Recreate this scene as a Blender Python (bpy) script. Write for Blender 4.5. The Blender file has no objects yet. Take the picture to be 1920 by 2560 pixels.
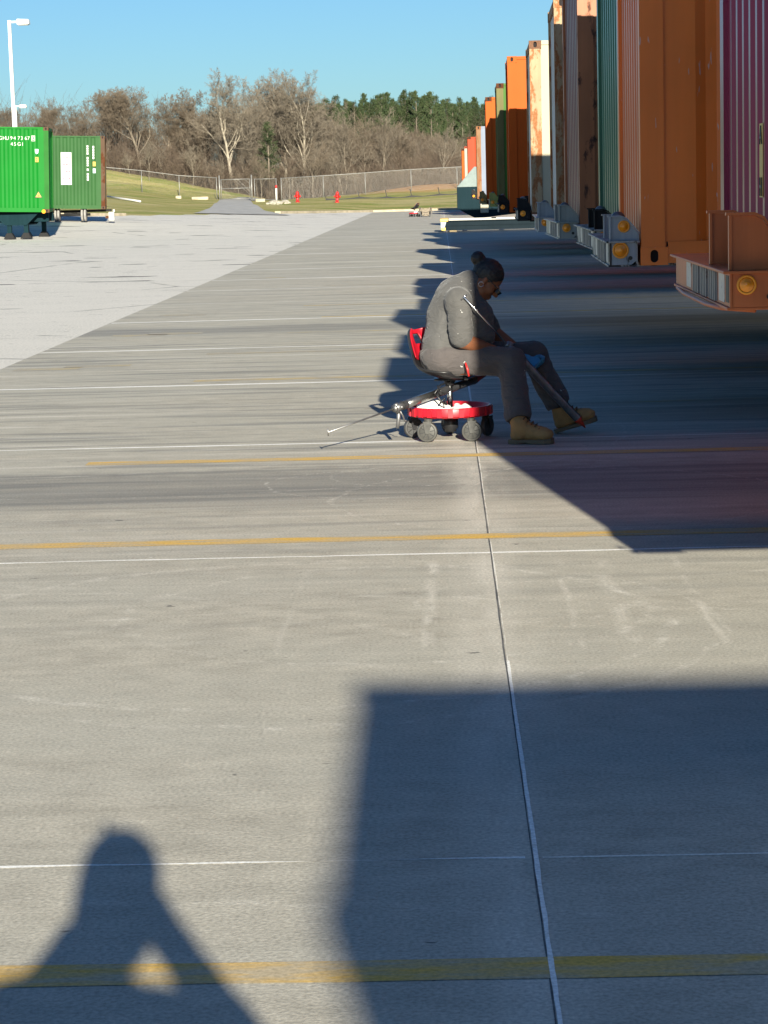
import bpy, bmesh, math, random
import numpy as np
from mathutils import Vector, Matrix
R = math.radians
scene = bpy.context.scene
COL = scene.collection

# ------------------------------------------------------------------ camera, sky, sun, exposure
cam = bpy.data.cameras.new('camera'); co = bpy.data.objects.new('camera', cam); COL.objects.link(co)
right = Vector((0.9993619734, 0.0242101900, -0.0262585767)); up = Vector((0.0225553615, 0.1422474236, 0.9895741135))
fwd = Vector((-0.0276929922, 0.9895350106, -0.1416105964))
m = Matrix((right, up, -fwd)).transposed().to_4x4(); m.translation = (0, 0, 1.64)
co.matrix_world = m
cam.sensor_fit = 'VERTICAL'; cam.sensor_height = 36.0; cam.sensor_width = 27.0; cam.lens = 36.0 * 5700 / 2560
cam.clip_start = 0.05; cam.clip_end = 5000
scene.camera = co
SUN_EL, SUN_AZ = 16.7, 8.5        # degrees; the sun stands behind the camera and a little to its right
w = bpy.data.worlds.new('World'); scene.world = w; w.use_nodes = True
nt = w.node_tree; bg = nt.nodes['Background']
sky = nt.nodes.new('ShaderNodeTexSky'); sky.sky_type = 'NISHITA'; sky.sun_disc = False
sky.sun_elevation = R(SUN_EL); sky.sun_rotation = R(180 - SUN_AZ)
sky.air_density = 1.0; sky.dust_density = 0.3; sky.ozone_density = 2.5; sky.altitude = 250
tint = nt.nodes.new('ShaderNodeMix'); tint.data_type = 'RGBA'; tint.blend_type = 'MULTIPLY'; tint.inputs[0].default_value = 1; tint.inputs[7].default_value = (.76, 1.18, 1.62, 1)   # a clear cold winter sky
nt.links.new(sky.outputs[0], tint.inputs[6]); nt.links.new(tint.outputs[2], bg.inputs[0]); bg.inputs[1].default_value = 0.031
sl = bpy.data.lights.new('sun', 'SUN'); so = bpy.data.objects.new('sun', sl); COL.objects.link(so)
sl.energy = 5.0; sl.angle = R(0.53); sl.color = (1.0, 0.935, 0.77)
dv = Vector((-math.sin(R(SUN_AZ)) * math.cos(R(SUN_EL)), math.cos(R(SUN_AZ)) * math.cos(R(SUN_EL)), -math.sin(R(SUN_EL))))
so.rotation_euler = dv.to_track_quat('-Z', 'Y').to_euler(); so.location = (8, -40, 20)
scene.view_settings.view_transform = 'Standard'; scene.view_settings.look = 'None'
scene.view_settings.exposure = 1.18; scene.view_settings.gamma = 1.0
scene.cycles.max_bounces = 8; scene.cycles.transparent_max_bounces = 12

# ------------------------------------------------------------------ helpers
class N:
    """small node-tree helper"""
    def __init__(s, name, rough=0.6, metal=0.0, spec=0.5):
        s.m = bpy.data.materials.new(name); s.m.use_nodes = True
        s.t = s.m.node_tree; s.b = s.t.nodes['Principled BSDF']
        s.b.inputs['Roughness'].default_value = rough; s.b.inputs['Metallic'].default_value = metal
        s.b.inputs['Specular IOR Level'].default_value = spec
    def n(s, typ, **kw):
        x = s.t.nodes.new(typ)
        for k, v in kw.items(): setattr(x, k, v)
        return x
    def put(s, inp, v):
        if hasattr(v, 'is_output'): s.t.links.new(v, inp)
        elif isinstance(v, (tuple, list)): inp.default_value = tuple(v) + ((1,) if len(v) == 3 and len(inp.default_value) == 4 else ())
        else: inp.default_value = v
    def pos(s, obj=False):
        if obj: return s.n('ShaderNodeTexCoord').outputs['Object']
        return s.n('ShaderNodeNewGeometry').outputs['Position']
    def scale(s, v, sc, loc=(0, 0, 0), rot=(0, 0, 0)):
        x = s.n('ShaderNodeMapping'); s.put(x.inputs[0], v); x.inputs['Scale'].default_value = sc; x.inputs['Location'].default_value = loc; x.inputs['Rotation'].default_value = rot
        return x.outputs[0]
    def noise(s, v, sc, det=4, rough=0.55, dist=0.0):
        x = s.n('ShaderNodeTexNoise'); s.put(x.inputs['Vector'], v); x.inputs['Scale'].default_value = sc; x.inputs['Detail'].default_value = det
        x.inputs['Roughness'].default_value = rough; x.inputs['Distortion'].default_value = dist; return x.outputs['Fac']
    def ramp(s, f, *stops):
        x = s.n('ShaderNodeValToRGB'); s.put(x.inputs[0], f); e = x.color_ramp.elements
        while len(e) < len(stops): e.new(0.5)
        for q, (p, c) in zip(e, stops):
            q.position = p; q.color = (c, c, c, 1) if not isinstance(c, (tuple, list)) else (*c[:3], 1)
        return x.outputs[0]
    def mix(s, f, a, b, mode='MIX'):
        x = s.n('ShaderNodeMix', data_type='RGBA', blend_type=mode); s.put(x.inputs[0], f); s.put(x.inputs[6], a); s.put(x.inputs[7], b); return x.outputs[2]
    def math(s, op, a, b=0.0, clamp=False):
        x = s.n('ShaderNodeMath', operation=op, use_clamp=clamp); s.put(x.inputs[0], a); s.put(x.inputs[1], b); return x.outputs[0]
    def sep(s, v):
        x = s.n('ShaderNodeSeparateXYZ'); s.put(x.inputs[0], v); return x.outputs
    def col(s, c): s.put(s.b.inputs['Base Color'], c); return s
    def rough(s, c): s.put(s.b.inputs['Roughness'], c); return s
    def bump(s, h, strength=0.3, dist=0.01):
        x = s.n('ShaderNodeBump'); s.put(x.inputs['Height'], h); x.inputs['Strength'].default_value = strength; x.inputs['Distance'].default_value = dist
        s.t.links.new(x.outputs[0], s.b.inputs['Normal']); return s

def paint(name, c, rust=0.0, rcol=(.16, .065, .03), rough=0.42, fade=0.25, big=1.0, scratch=0.0, spec=0.5):
    """weathered painted steel: tone drift, vertical dirt streaks, patches of rust"""
    q = N(name, rough, 0, spec); p = q.pos(True)
    a = q.noise(p, 1.3 * big, 5); st = q.noise(q.scale(p, (6 * big, 6 * big, .35 * big)), 2.0, 4)
    k = q.math('ADD', q.math('MULTIPLY', a, .6), q.math('MULTIPLY', st, .4))
    dark = tuple(x * (1 - fade) for x in c); lite = tuple(min(1, x * (1 + fade * .7) + .012 * fade) for x in c)
    cc = q.ramp(k, (.3, dark), (.7, lite))
    if rust > 0:
        r1 = q.noise(q.scale(p, (1, 1, .45)), 3.2 * big, 8, .68, .3)
        t = .74 - .42 * rust
        mk = q.ramp(r1, (t, 0), (t + .05, 1))
        rc = q.mix(q.noise(p, 22 * big, 4), tuple(x * .45 for x in rcol), tuple(min(1, x * 1.7) for x in rcol))
        cc = q.mix(mk, cc, rc)
        q.rough(q.math('ADD', q.math('MULTIPLY', mk, .4), rough))
    if scratch:
        s1 = q.ramp(q.noise(q.scale(p, (8, 8, 1.2)), 5, 2), (.70, 0), (.72, scratch))
        cc = q.mix(s1, cc, (.5, .48, .45))
    q.col(cc); q.bump(q.noise(p, 3.0 * big, 3), .12, .02); return q.m

def plain(name, c, rough=.6, metal=0, var=.2, sc=8, spec=.5):
    q = N(name, rough, metal, spec); f = q.noise(q.pos(True), sc, 4)
    q.col(q.ramp(f, (.3, tuple(x * (1 - var) for x in c)), (.7, tuple(min(1, x * (1 + var)) for x in c)))); return q.m

class MB:
    def __init__(s): s.v = []; s.f = []
    def add(s, vs, fs):
        o = len(s.v); s.v += [tuple(p) for p in vs]; s.f += [tuple(i + o for i in f) for f in fs]; return s
    def box(s, a, b):
        x0, y0, z0 = (min(a[i], b[i]) for i in range(3)); x1, y1, z1 = (max(a[i], b[i]) for i in range(3))
        return s.add([(x0, y0, z0), (x1, y0, z0), (x1, y1, z0), (x0, y1, z0), (x0, y0, z1), (x1, y0, z1), (x1, y1, z1), (x0, y1, z1)],
                     [(0, 3, 2, 1), (4, 5, 6, 7), (0, 1, 5, 4), (1, 2, 6, 5), (2, 3, 7, 6), (3, 0, 4, 7)])
    def cbox(s, c, d): return s.box([c[i] - d[i] / 2 for i in range(3)], [c[i] + d[i] / 2 for i in range(3)])
    def prism(s, poly, axis, a, b):
        n = len(poly); P = lambda p, t: {'x': (t, p[0], p[1]), 'y': (p[0], t, p[1]), 'z': (p[0], p[1], t)}[axis]
        return s.add([P(p, a) for p in poly] + [P(p, b) for p in poly], [tuple(range(n))[::-1], tuple(range(n, 2 * n))] + [(i, (i + 1) % n, n + (i + 1) % n, n + i) for i in range(n)])
    def tube(s, pts, rad, n=8, cap=True):
        pts = [Vector(p) for p in pts]; rad = rad if isinstance(rad, (list, tuple)) else [rad] * len(pts)
        vs = []; fs = []; ref = None
        for i, p in enumerate(pts):
            d = (pts[min(i + 1, len(pts) - 1)] - pts[max(i - 1, 0)]).normalized()
            if ref is None: ref = d.orthogonal().normalized()
            ref = (ref - d * ref.dot(d)); ref = ref.normalized() if ref.length > 1e-6 else d.orthogonal().normalized()
            e = d.cross(ref)
            for k in range(n):
                t = 2 * math.pi * k / n; vs.append(p + (ref * math.cos(t) + e * math.sin(t)) * rad[i])
        for i in range(len(pts) - 1):
            for k in range(n): fs.append((i * n + k, i * n + (k + 1) % n, (i + 1) * n + (k + 1) % n, (i + 1) * n + k))
        if cap: fs += [tuple(range(n))[::-1], tuple(range((len(pts) - 1) * n, len(pts) * n))]
        return s.add(vs, fs)
    def lathe(s, prof, n=20, c=(0, 0, 0), axis='z'):
        vs = []; fs = []
        for r, h in prof:
            for k in range(n):
                t = 2 * math.pi * k / n; a, b = r * math.cos(t), r * math.sin(t)
                v = {'z': (a, b, h), 'y': (a, h, b), 'x': (h, a, b)}[axis]; vs.append((v[0] + c[0], v[1] + c[1], v[2] + c[2]))
        for i in range(len(prof) - 1):
            for k in range(n): fs.append((i * n + k, i * n + (k + 1) % n, (i + 1) * n + (k + 1) % n, (i + 1) * n + k))
        fs += [tuple(range(n))[::-1], tuple(range((len(prof) - 1) * n, len(prof) * n))]
        return s.add(vs, fs)
    def mesh(s, name, smooth=False):
        me = bpy.data.meshes.new(name); me.from_pydata(s.v, [], s.f); me.update()
        bm = bmesh.new(); bm.from_mesh(me); bmesh.ops.recalc_face_normals(bm, faces=bm.faces); bm.to_mesh(me); bm.free()
        if smooth: me.polygons.foreach_set('use_smooth', [True] * len(me.polygons))
        return me
    def build(s, name, mat, parent=None, smooth=False, bevel=0, **tags):
        return obj(name, s.mesh(name, smooth), mat, parent, bevel, **tags)

def obj(name, me, mat=None, parent=None, bevel=0, smooth_angle=None, **tags):
    o = bpy.data.objects.new(name, me); COL.objects.link(o)
    if mat is not None: me.materials.append(mat)
    if parent is not None: o.parent = parent
    if bevel:
        b = o.modifiers.new('edge', 'BEVEL'); b.width = bevel; b.segments = 2; b.limit_method = 'ANGLE'; b.angle_limit = R(40)
    for k, v in tags.items(): o[k] = v
    return o
def thing(name, label, cat, loc=(0, 0, 0), rz=0, group=None):
    o = bpy.data.objects.new(name, None); COL.objects.link(o); o.location = loc; o.rotation_euler = (0, 0, rz); o.empty_display_size = .2
    tag(o, label, cat, group); return o
def tag(o, label=None, cat=None, group=None, kind=None):
    if label: o['label'] = label
    if cat: o['category'] = cat
    if group: o['group'] = group
    if kind: o['kind'] = kind
    return o
def copy_tree(o, parent=None):
    c = o.copy(); COL.objects.link(c)
    if parent is not None: c.parent = parent
    for ch in list(o.children): copy_tree(ch, c)
    return c
def textmesh(txt, size, align='CENTER', ext=0.002):
    cu = bpy.data.curves.new('t', 'FONT'); cu.body = txt; cu.size = size; cu.align_x = align; cu.align_y = 'CENTER'; cu.extrude = ext
    o = bpy.data.objects.new('t', cu); COL.objects.link(o)
    dg = bpy.context.evaluated_depsgraph_get(); me = bpy.data.meshes.new_from_object(o.evaluated_get(dg))
    bpy.data.objects.remove(o); return me
def smoothstep(a, b, x):
    t = np.clip((x - a) / (b - a), 0, 1); return t * t * (3 - 2 * t)

# ------------------------------------------------------------------ ground
XE = -4.235                      # the edge between concrete apron (right) and asphalt lot (left)
def lot_z(X, Y):
    s = np.interp(Y, [0, 30, 78.7, 93, 106, 130, 146, 400], [0, 0, .012, .052, .050, .048, .045, .045])
    return np.clip(XE - X, 0, 45) * s
def edge_y(X): return np.interp(X, [-80, -16.5, -4.2, 60], [105, 106, 146, 146])
def grass_z(X, Y):
    ye = edge_y(X); z0 = lot_z(X, ye)
    zf = np.interp(X, [-90, -60, -27, -20, -17.7, -15, -13, -8, -4, 1.4, 20, 60], [5, 4.4, 1.98, 1.05, .8, .74, .69, .85, 1.0, 1.14, 1.4, 1.6])
    t = np.clip((Y - ye) / (185 - ye), 0, 1.0); t = .55 * t + .45 * smoothstep(.1, 1, t)
    z = z0 + (zf - z0) * t
    z = z + np.exp(-((X + .2) / 5.5) ** 2) * .55 * smoothstep(184, 189, Y) * (1 - .7 * smoothstep(193, 205, Y))
    z = z + .06 * np.sin(X * .9 + Y * .13) * np.sin(Y * .21 + 1) * np.clip((Y - ye) / 15, 0, 1)
    z = z + np.interp(X, [-60, -28, -18, -14.5], [2.2, 1.55, .75, 0]) * smoothstep(185, 193.5, Y)
    return z + np.clip(Y - 200, 0, 300) * .004
def grid_mesh(name, xs, ys, fz, keep=None):
    X, Y = np.meshgrid(xs, ys); Z = fz(X, Y); n = len(xs)
    vs = np.stack([X.ravel(), Y.ravel(), Z.ravel()], 1)
    j, i = np.meshgrid(np.arange(len(ys) - 1), np.arange(n - 1), indexing='ij'); a = (j * n + i).ravel()
    fs = np.stack([a, a + 1, a + n + 1, a + n], 1)
    if keep is not None:
        c = vs[fs].mean(1); fs = fs[keep(c[:, 0], c[:, 1])]
    me = bpy.data.meshes.new(name); me.from_pydata(vs.tolist(), [], fs.tolist()); me.update()
    me.polygons.foreach_set('use_smooth', [True] * len(me.polygons)); return me

def concrete_mat():
    q = N('concrete', .82, 0, .3); p = q.pos(); X, Y, Z = q.sep(p)
    fine = q.noise(p, 85, 3, .6); mid = q.noise(q.scale(p, (1, 1.6, 1)), 5, 6, .62); big = q.noise(q.scale(p, (.5, 1.1, 1)), .9, 4, .6)
    streak = q.noise(q.scale(p, (.11, 1.5, 1), rot=(0, 0, R(1.0))), 3.4, 5, .62, .25)
    streak2 = q.noise(q.scale(p, (.05, 1, 1), (3, 7, 0), rot=(0, 0, R(-2.0))), 6.5, 3, .6, .3)
    base = q.mix(q.ramp(mid, (.28, 0), (.72, 1)), (.35, .324, .265), (.515, .478, .395))
    base = q.mix(q.ramp(big, (.35, 0), (.65, .65)), base, (.44, .42, .355))
    far = q.ramp(q.math('DIVIDE', Y, 40.0), (.18, 0.06), (.36, 1))
    # long pale and dark streaks left by the wheels of parked trailers, running across the apron
    base = q.mix(q.math('MULTIPLY', q.ramp(streak, (.5, 0), (.63, .75)), far), base, (.225, .22, .198))
    base = q.mix(q.math('MULTIPLY', q.ramp(streak2, (.55, 0), (.66, .7)), far), base, (.60, .565, .49))
    # one wide dark band of rubber between the second and third stalls
    band = q.ramp(q.math('ABSOLUTE', q.math('SUBTRACT', q.math('ADD', Y, q.math('MULTIPLY', mid, .5)), 12.85)), (.45, .8), (.95, 0))
    base = q.mix(q.math('MULTIPLY', band, q.ramp(streak, (.3, .55), (.6, 1))), base, (.19, .185, .168))
    band2 = q.ramp(q.math('ABSOLUTE', q.math('SUBTRACT', q.math('ADD', Y, q.math('MULTIPLY', big, 1.2)), 27.6)), (.35, .6), (1.1, 0))
    base = q.mix(band2, base, (.20, .195, .18))
    # whitish haze of spilled sealant dust beside the long joint
    dj = q.math('ABSOLUTE', q.math('SUBTRACT', X, .16))
    hz = q.math('MULTIPLY', q.ramp(dj, (.0, 1), (.20, 0)), q.ramp(q.noise(q.scale(p, (2, .4, 1)), 3, 4), (.34, .1), (.62, .8)))
    yr = q.ramp(q.math('ABSOLUTE', q.math('SUBTRACT', Y, 8.9)), (.9, 1), (2.0, 0))
    for lx, lw, la in ((-.075, .035, .8), (.47, .02, .6), (.66, .05, .5), (.98, .025, .6), (-.62, .02, .3)):
        dl = q.math('ABSOLUTE', q.math('SUBTRACT', q.math('ADD', X, q.math('MULTIPLY', q.noise(q.scale(p, (.2, 1, 1)), 1.5, 2), .08)), lx + .04)); hz = q.math('MAXIMUM', hz, q.math('MULTIPLY', yr, q.math('MULTIPLY', q.ramp(dl, (lw * .2, la), (lw, 0)), q.ramp(q.noise(q.scale(p, (3, .8, 1)), 4, 5, .7), (.42, 0), (.6, 1)))))
    base = q.mix(hz, base, (.62, .58, .50))
    # curved tyre scuffs
    def arc(cx, cy, r, wd, nsc, amt, base):
        d = q.n('ShaderNodeVectorMath', operation='DISTANCE'); q.put(d.inputs[0], p); d.inputs[1].default_value = (cx, cy, 0)
        e = q.math('ABSOLUTE', q.math('SUBTRACT', q.math('ADD', d.outputs['Value'], q.math('MULTIPLY', q.noise(p, 3.5, 4), .16)), r + .08))
        k = q.math('MULTIPLY', q.ramp(e, (wd * .4, 1), (wd, 0)), q.ramp(q.noise(p, nsc * 1.7, 6, .75), (.46, 0), (.66, amt * .7)))
        return q.mix(k, base, (.68, .64, .56))
    for a in [(-.6, 8.5, 1.42, .03, 6, .8), (-.55, 8.4, 1.56, .022, 7, .7), (-.25, 8.75, 1.02, .03, 6, .7), (.3, 8.9, .45, .02, 8, .8), (-3.4, 5.6, 4.2, .05, 3, .4), (-2.2, 1.0, 8.3, .02, 3, .7),
              (-2.6, 16.4, 3.2, .02, 3, .6), (.6, 11.9, 1.2, .02, 8, .7), (-.4, 12.6, .6, .015, 8, .8), (-.2, 12.9, .45, .015, 8, .8), (-1.8, 15.2, 3.0, .014, 4, .7), (-4.0, 22, 13.6, .022, 3, .6), (-2, -6, 11.2, .02, 4, .5)]:
        base = arc(*a, base)
    # stains and grit
    st = q.ramp(q.noise(p, 1.7, 6, .7, .4), (.66, 0), (.74, .4)); base = q.mix(st, base, (.2, .19, .17))
    sp = q.ramp(q.noise(q.scale(p, (1, 2.2, 1)), 7.5, 2), (.745, 0), (.76, .85)); base = q.mix(sp, base, (.07, .07, .068))
    wc = q.ramp(q.noise(q.scale(p, (1, 2, 1), (9, 4, 0)), 10.5, 2), (.77, 0), (.785, .8)); base = q.mix(wc, base, (.6, .59, .56))
    g = q.ramp(fine, (.22, .64), (.5, 1.0), (.78, 1.34)); base = q.mix(1.0, base, g, 'MULTIPLY')
    q.col(base); q.bump(fine, .35, .004); return q.m
def asphalt_mat():
    q = N('worn_asphalt', .9, 0, .25); p = q.pos(); fine = q.noise(p, 30, 4, .7); mid = q.noise(q.scale(p, (.4, 1, 1)), 1.2, 6, .65)
    b = q.mix(q.ramp(fine, (.34, 0), (.6, 1)), (.40, .385, .35), (.75, .72, .655))
    b = q.mix(q.ramp(mid, (.35, 0), (.62, .6)), b, (.68, .65, .59))
    spk = q.ramp(q.noise(q.scale(p, (.5, 1.1, 1)), 4.5, 3, .7), (.64, 0), (.7, .75)); b = q.mix(spk, b, (.20, .195, .185))
    pt = q.ramp(q.noise(q.scale(p, (.3, .9, 1)), 1.35, 2), (.665, 0), (.672, .9)); b = q.mix(pt, b, (.03, .03, .031))
    ck = q.n('ShaderNodeTexVoronoi', feature='DISTANCE_TO_EDGE'); q.put(ck.inputs['Vector'], q.scale(p, (.11, .22, 1))); ck.inputs['Scale'].default_value = 1.0
    b = q.mix(q.math('MULTIPLY', q.ramp(ck.outputs['Distance'], (.002, .8), (.008, 0)), q.ramp(mid, (.4, 0), (.55, 1))), b, (.12, .118, .112))
    q.col(b); q.bump(fine, .5, .01); return q.m
def grass_mat():
    q = N('winter_grass', .95, 0, .1); p = q.pos(); X, Y, Z = q.sep(p)
    a = q.noise(q.scale(p, (.16, .5, 1)), 1.0, 6, .62); f = q.noise(q.scale(p, (2.5, 3, 1)), 2.0, 4, .7); c = q.noise(q.scale(p, (.06, .22, 1), (4, 2, 0)), 1.4, 4)
    b = q.mix(q.ramp(a, (.36, 0), (.6, 1)), (.20, .24, .055), (.40, .34, .14))
    b = q.mix(q.ramp(c, (.5, 0), (.62, .75)), b, (.48, .40, .21))
    b = q.mix(1.0, b, q.ramp(f, (.25, .7), (.75, 1.3)), 'MULTIPLY')
    # bare clay on the bank at the right, leaf litter under the wood
    clay = q.math('MULTIPLY', q.ramp(q.math('ABSOLUTE', q.math('SUBTRACT', X, .2)), (3.2, 1), (6.5, 0)), 1.0)
    x = q.n('ShaderNodeMapRange'); q.put(x.inputs[0], Y); x.inputs[1].default_value = 183.5; x.inputs[2].default_value = 186.5
    x2 = q.n('ShaderNodeMapRange'); q.put(x2.inputs[0], X); x2.inputs[1].default_value = -8; x2.inputs[2].default_value = -4
    k = q.math('MULTIPLY', q.math('MULTIPLY', x.outputs[0], x2.outputs[0]), q.ramp(f, (.2, .6), (.5, 1)))
    b = q.mix(k, b, q.mix(a, (.36, .15, .06), (.42, .27, .13)))
    x3 = q.n('ShaderNodeMapRange'); q.put(x3.inputs[0], Y); x3.inputs[1].default_value = 192.5; x3.inputs[2].default_value = 196
    b = q.mix(x3.outputs[0], b, q.mix(f, (.11, .075, .045), (.19, .13, .08)))
    q.col(b); q.bump(f, .8, .08); return q.m
M = {}
M['concrete'] = concrete_mat(); M['asphalt'] = asphalt_mat(); M['grass'] = grass_mat()

def fine_axis(pairs):
    out = []
    for a, b, n in pairs: out += list(np.linspace(a, b, n, endpoint=False))
    return np.array(out + [pairs[-1][1]])
g = obj('ground', grid_mesh('ground', fine_axis([(-900, -90, 10), (-90, -40, 20), (-40, 30, 90), (30, 90, 14), (90, 900, 10)]), fine_axis([(-60, 90, 6), (90, 240, 130), (240, 500, 12), (500, 2500, 6)]),
        lambda X, Y: np.where(Y > edge_y(X) - 1.0, grass_z(X, Y), lot_z(X, Y) - .25) - np.where((Y > edge_y(X) - 1.0) & (Y < edge_y(X)), .25, 0)), M['grass'], kind='structure')
lot = obj('asphalt_lot', grid_mesh('asphalt_lot', fine_axis([(-90, -30, 8), (-30, XE, 26)]), fine_axis([(-40, 60, 12), (60, 146, 60)]), lot_z, lambda X, Y: Y < edge_y(X)), M['asphalt'], kind='structure')
apron = obj('concrete_apron', grid_mesh('concrete_apron', np.array([XE, 40]), np.array([-40., 146.]), lambda X, Y: X * 0), M['concrete'], kind='structure')
# kerb along the far edge of the apron and the lot
def strip(mb, pts, wd, h, zf):
    P = [Vector((x, y, 0)) for x, y in pts]; vs = []
    for i, p in enumerate(P):
        d = (P[min(i + 1, len(P) - 1)] - P[max(i - 1, 0)]).normalized(); nrm = Vector((-d.y, d.x, 0))
        for s, z in ((-.5, -.2), (-.5, h), (.5, h), (.5, -.2)):
            q = p + nrm * wd * s; vs.append((q.x, q.y, float(zf(q.x, q.y)) + z))
    fs = [(0, 1, 2, 3)]
    for i in range(len(P) - 1):
        for k in range(4): fs.append((4 * i + k, 4 * i + (k + 1) % 4, 4 * i + 4 + (k + 1) % 4, 4 * i + 4 + k))
    mb.add(vs, fs)
kb = MB(); strip(kb, [(-9.2, 129.9), (-6.5, 138.7), (-4.4, 145.4), (-3.2, 146.1), (0, 146.2), (40, 146.2)], .34, .13, lambda x, y: lot_z(x, min(y, 146)))
strip(kb, [(-60, 105.4), (-16.8, 106), (-15.2, 110)], .3, .13, lambda x, y: lot_z(x, y))
M['kerb'] = plain('kerb_concrete', (.40, .34, .24), .9, 0, .25, 3); kb.build('kerb', M['kerb'], kind='structure')
# service path through the gate
def ribbon(name, cl, mat, lift, nsub=40, wd=None):
    xs = np.interp(np.linspace(0, 1, nsub), np.linspace(0, 1, len(cl)), [c[0] for c in cl]); ys = np.interp(np.linspace(0, 1, nsub), np.linspace(0, 1, len(cl)), [c[1] for c in cl])
    ws = np.interp(np.linspace(0, 1, nsub), np.linspace(0, 1, len(cl)), [c[2] for c in cl]); mb = MB(); vs = []
    for i in range(nsub):
        d = Vector((xs[min(i + 1, nsub - 1)] - xs[max(i - 1, 0)], ys[min(i + 1, nsub - 1)] - ys[max(i - 1, 0)], 0)).normalized(); nn = Vector((-d.y, d.x, 0))
        for s in np.linspace(-.5, .5, 5):
            x, y = xs[i] + nn.x * ws[i] * s, ys[i] + nn.y * ws[i] * s; vs.append((x, y, float(max(grass_z(np.float64(x), np.float64(y)), lot_z(np.float64(x), np.float64(min(y, 146))) if y < edge_y(x) + 3 else -9)) + lift))
    mb.add(vs, [(i * 5 + k, i * 5 + k + 1, i * 5 + k + 6, i * 5 + k + 5) for i in range(nsub - 1) for k in range(4)])
    return mb.build(name, mat, smooth=True, kind='structure')
M['path'] = plain('path_asphalt', (.37, .36, .34), .9, 0, .2, 1.5)
ribbon('path', [(-10.6, 122.5, 5.2), (-12.0, 136, 3.3), (-14.2, 158, 2.7), (-16.4, 184, 2.4), (-15.4, 189, 2.4), (-12.4, 192, 2.3), (-8.6, 194, 2.0)], M['path'], .035)

# joints and painted lines on the apron, sheets a few millimetres proud of the slab
def sheet(name, x0, x1, y0, y1, mat, wob=0.0, parent=apron, z=.004, seed=0, along='x', step=.25):
    z *= .3; rnd = random.Random(seed); mb = MB(); n = max(2, int((x1 - x0 if along == 'x' else y1 - y0) / step)); vs = []
    a0 = a1 = 0.0
    for i in range(n + 1):
        t = i / n; a0 = a0 * .7 + rnd.uniform(-1, 1) * wob; a1 = a1 * .7 + rnd.uniform(-1, 1) * wob
        if along == 'x': x = x0 + (x1 - x0) * t; vs += [(x, y0 + a0, z), (x, y1 + a1, z)]
        else: y = y0 + (y1 - y0) * t; vs += [(x0 + a0, y, z), (x1 + a1, y, z)]
    mb.add(vs, [(2 * i, 2 * i + 2, 2 * i + 3, 2 * i + 1) for i in range(n)])
    o = mb.build(name, mat, parent); return o
def worn(name, c, under, lo, hi, sc=6, st=(.35, 1.6, 1)):
    q = N(name, .8, 0, .3); p = q.pos(); k = q.ramp(q.noise(q.scale(p, st), sc, 6, .68), (lo, 0), (hi, 1))
    g = q.ramp(q.noise(p, 85, 3), (.25, .75), (.75, 1.25)); q.col(q.mix(1.0, q.mix(k, under, c), g, 'MULTIPLY')); return q.m
CU = (.37, .34, .285)
M['yellow'] = worn('worn_yellow_paint', (.66, .41, .085), (.46, .38, .25), .42, .60)
M['yellow2'] = worn('faded_yellow_paint', (.62, .46, .18), CU, .42, .60)
M['yellow3'] = worn('ghost_yellow_paint', (.52, .42, .21), CU, .5, .62)
M['white_joint'] = worn('white_sealant', (.85, .84, .80), (.70, .67, .61), .3, .45, 9, (1, 1, 1))
M['dusty_joint'] = worn('dusty_white_joint', (.80, .77, .69), CU, .34, .50, 3)
M['dark_joint'] = worn('dark_open_joint', (.08, .08, .08), (.17, .165, .155), .35, .6, 9, (1, 1, 1))
sheet('joint_sealant', .193, .2045, 2.5, 7.75, M['white_joint'], .0012, z=.0055, along='y', step=.06, seed=3)
sheet('joint_sealant', .191, .207, 14.7, 146, M['white_joint'], .001, z=.0055, along='y', step=.4, seed=5)
sheet('joint_groove', .1885, .1935, 2.5, 7.75, M['dark_joint'], .0012, z=.003, along='y', step=.12, seed=14)
sheet('joint_sealant', .1955, .2005, 7.75, 14.7, M['dusty_joint'], .0012, z=.0045, along='y', step=.1, seed=15)
sheet('joint_groove', .1875, .1945, 7.75, 146, M['dark_joint'], .0012, z=.003, along='y', step=.12, seed=4)
JY = [5.42, 10.1, 14.66, 19.33, 23.8, 28.95, 33.4, 37.7, 41.95, 46.9, 50.4, 57.4, 62, 66.6, 71.2, 76, 85, 95, 104, 114, 128]
for i, y in enumerate(JY):
    wd = [.012, .026, .042, .09, .06, .105, .06, .08, .12, .13, .12, .14][i] if i < 12 else .15
    sheet('joint_dust', XE + .02, .172 if i != 1 else 10, y - wd / 2, y + wd / 2, M['white_joint'] if i in (0, 1, 2, 3, 4, 5, 7, 9, 8, 11) else M['dusty_joint'], .004 + .0003 * y, z=.003, seed=20 + i, step=.12 if y < 16 else .3)
    if i != 1: sheet('joint_dust', .215, 12, y - wd * .3, y + wd * .3, M['dusty_joint'], .004, z=.003, seed=60 + i, step=.2)
YL = [(4.56, 4.69, -4, 12, 'yellow'), (10.51, 10.66, -4.1, 12, 'yellow'), (13.74, 13.90, -2.2, 12, 'yellow'), (16.9, 17.0, -.6, 12, 'yellow3'), (19.70, 19.86, -2.18, 12, 'yellow2'), (22.96, 23.16, -2.4, 12, 'yellow3'), (26.1, 26.2, -1.8, 12, 'yellow3'),
      (29.05, 29.3, -1.55, 12, 'yellow2'), (32.05, 32.2, -1.95, 12, 'yellow2'), (35.2, 35.3, -2, 12, 'yellow3'), (38.4, 38.5, -2, 12, 'yellow3')]
for i, (a, b, x0, x1, k) in enumerate(YL): sheet('parking_line', x0, x1, a, b, M[k], .004, z=.005, seed=100 + i)
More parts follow.
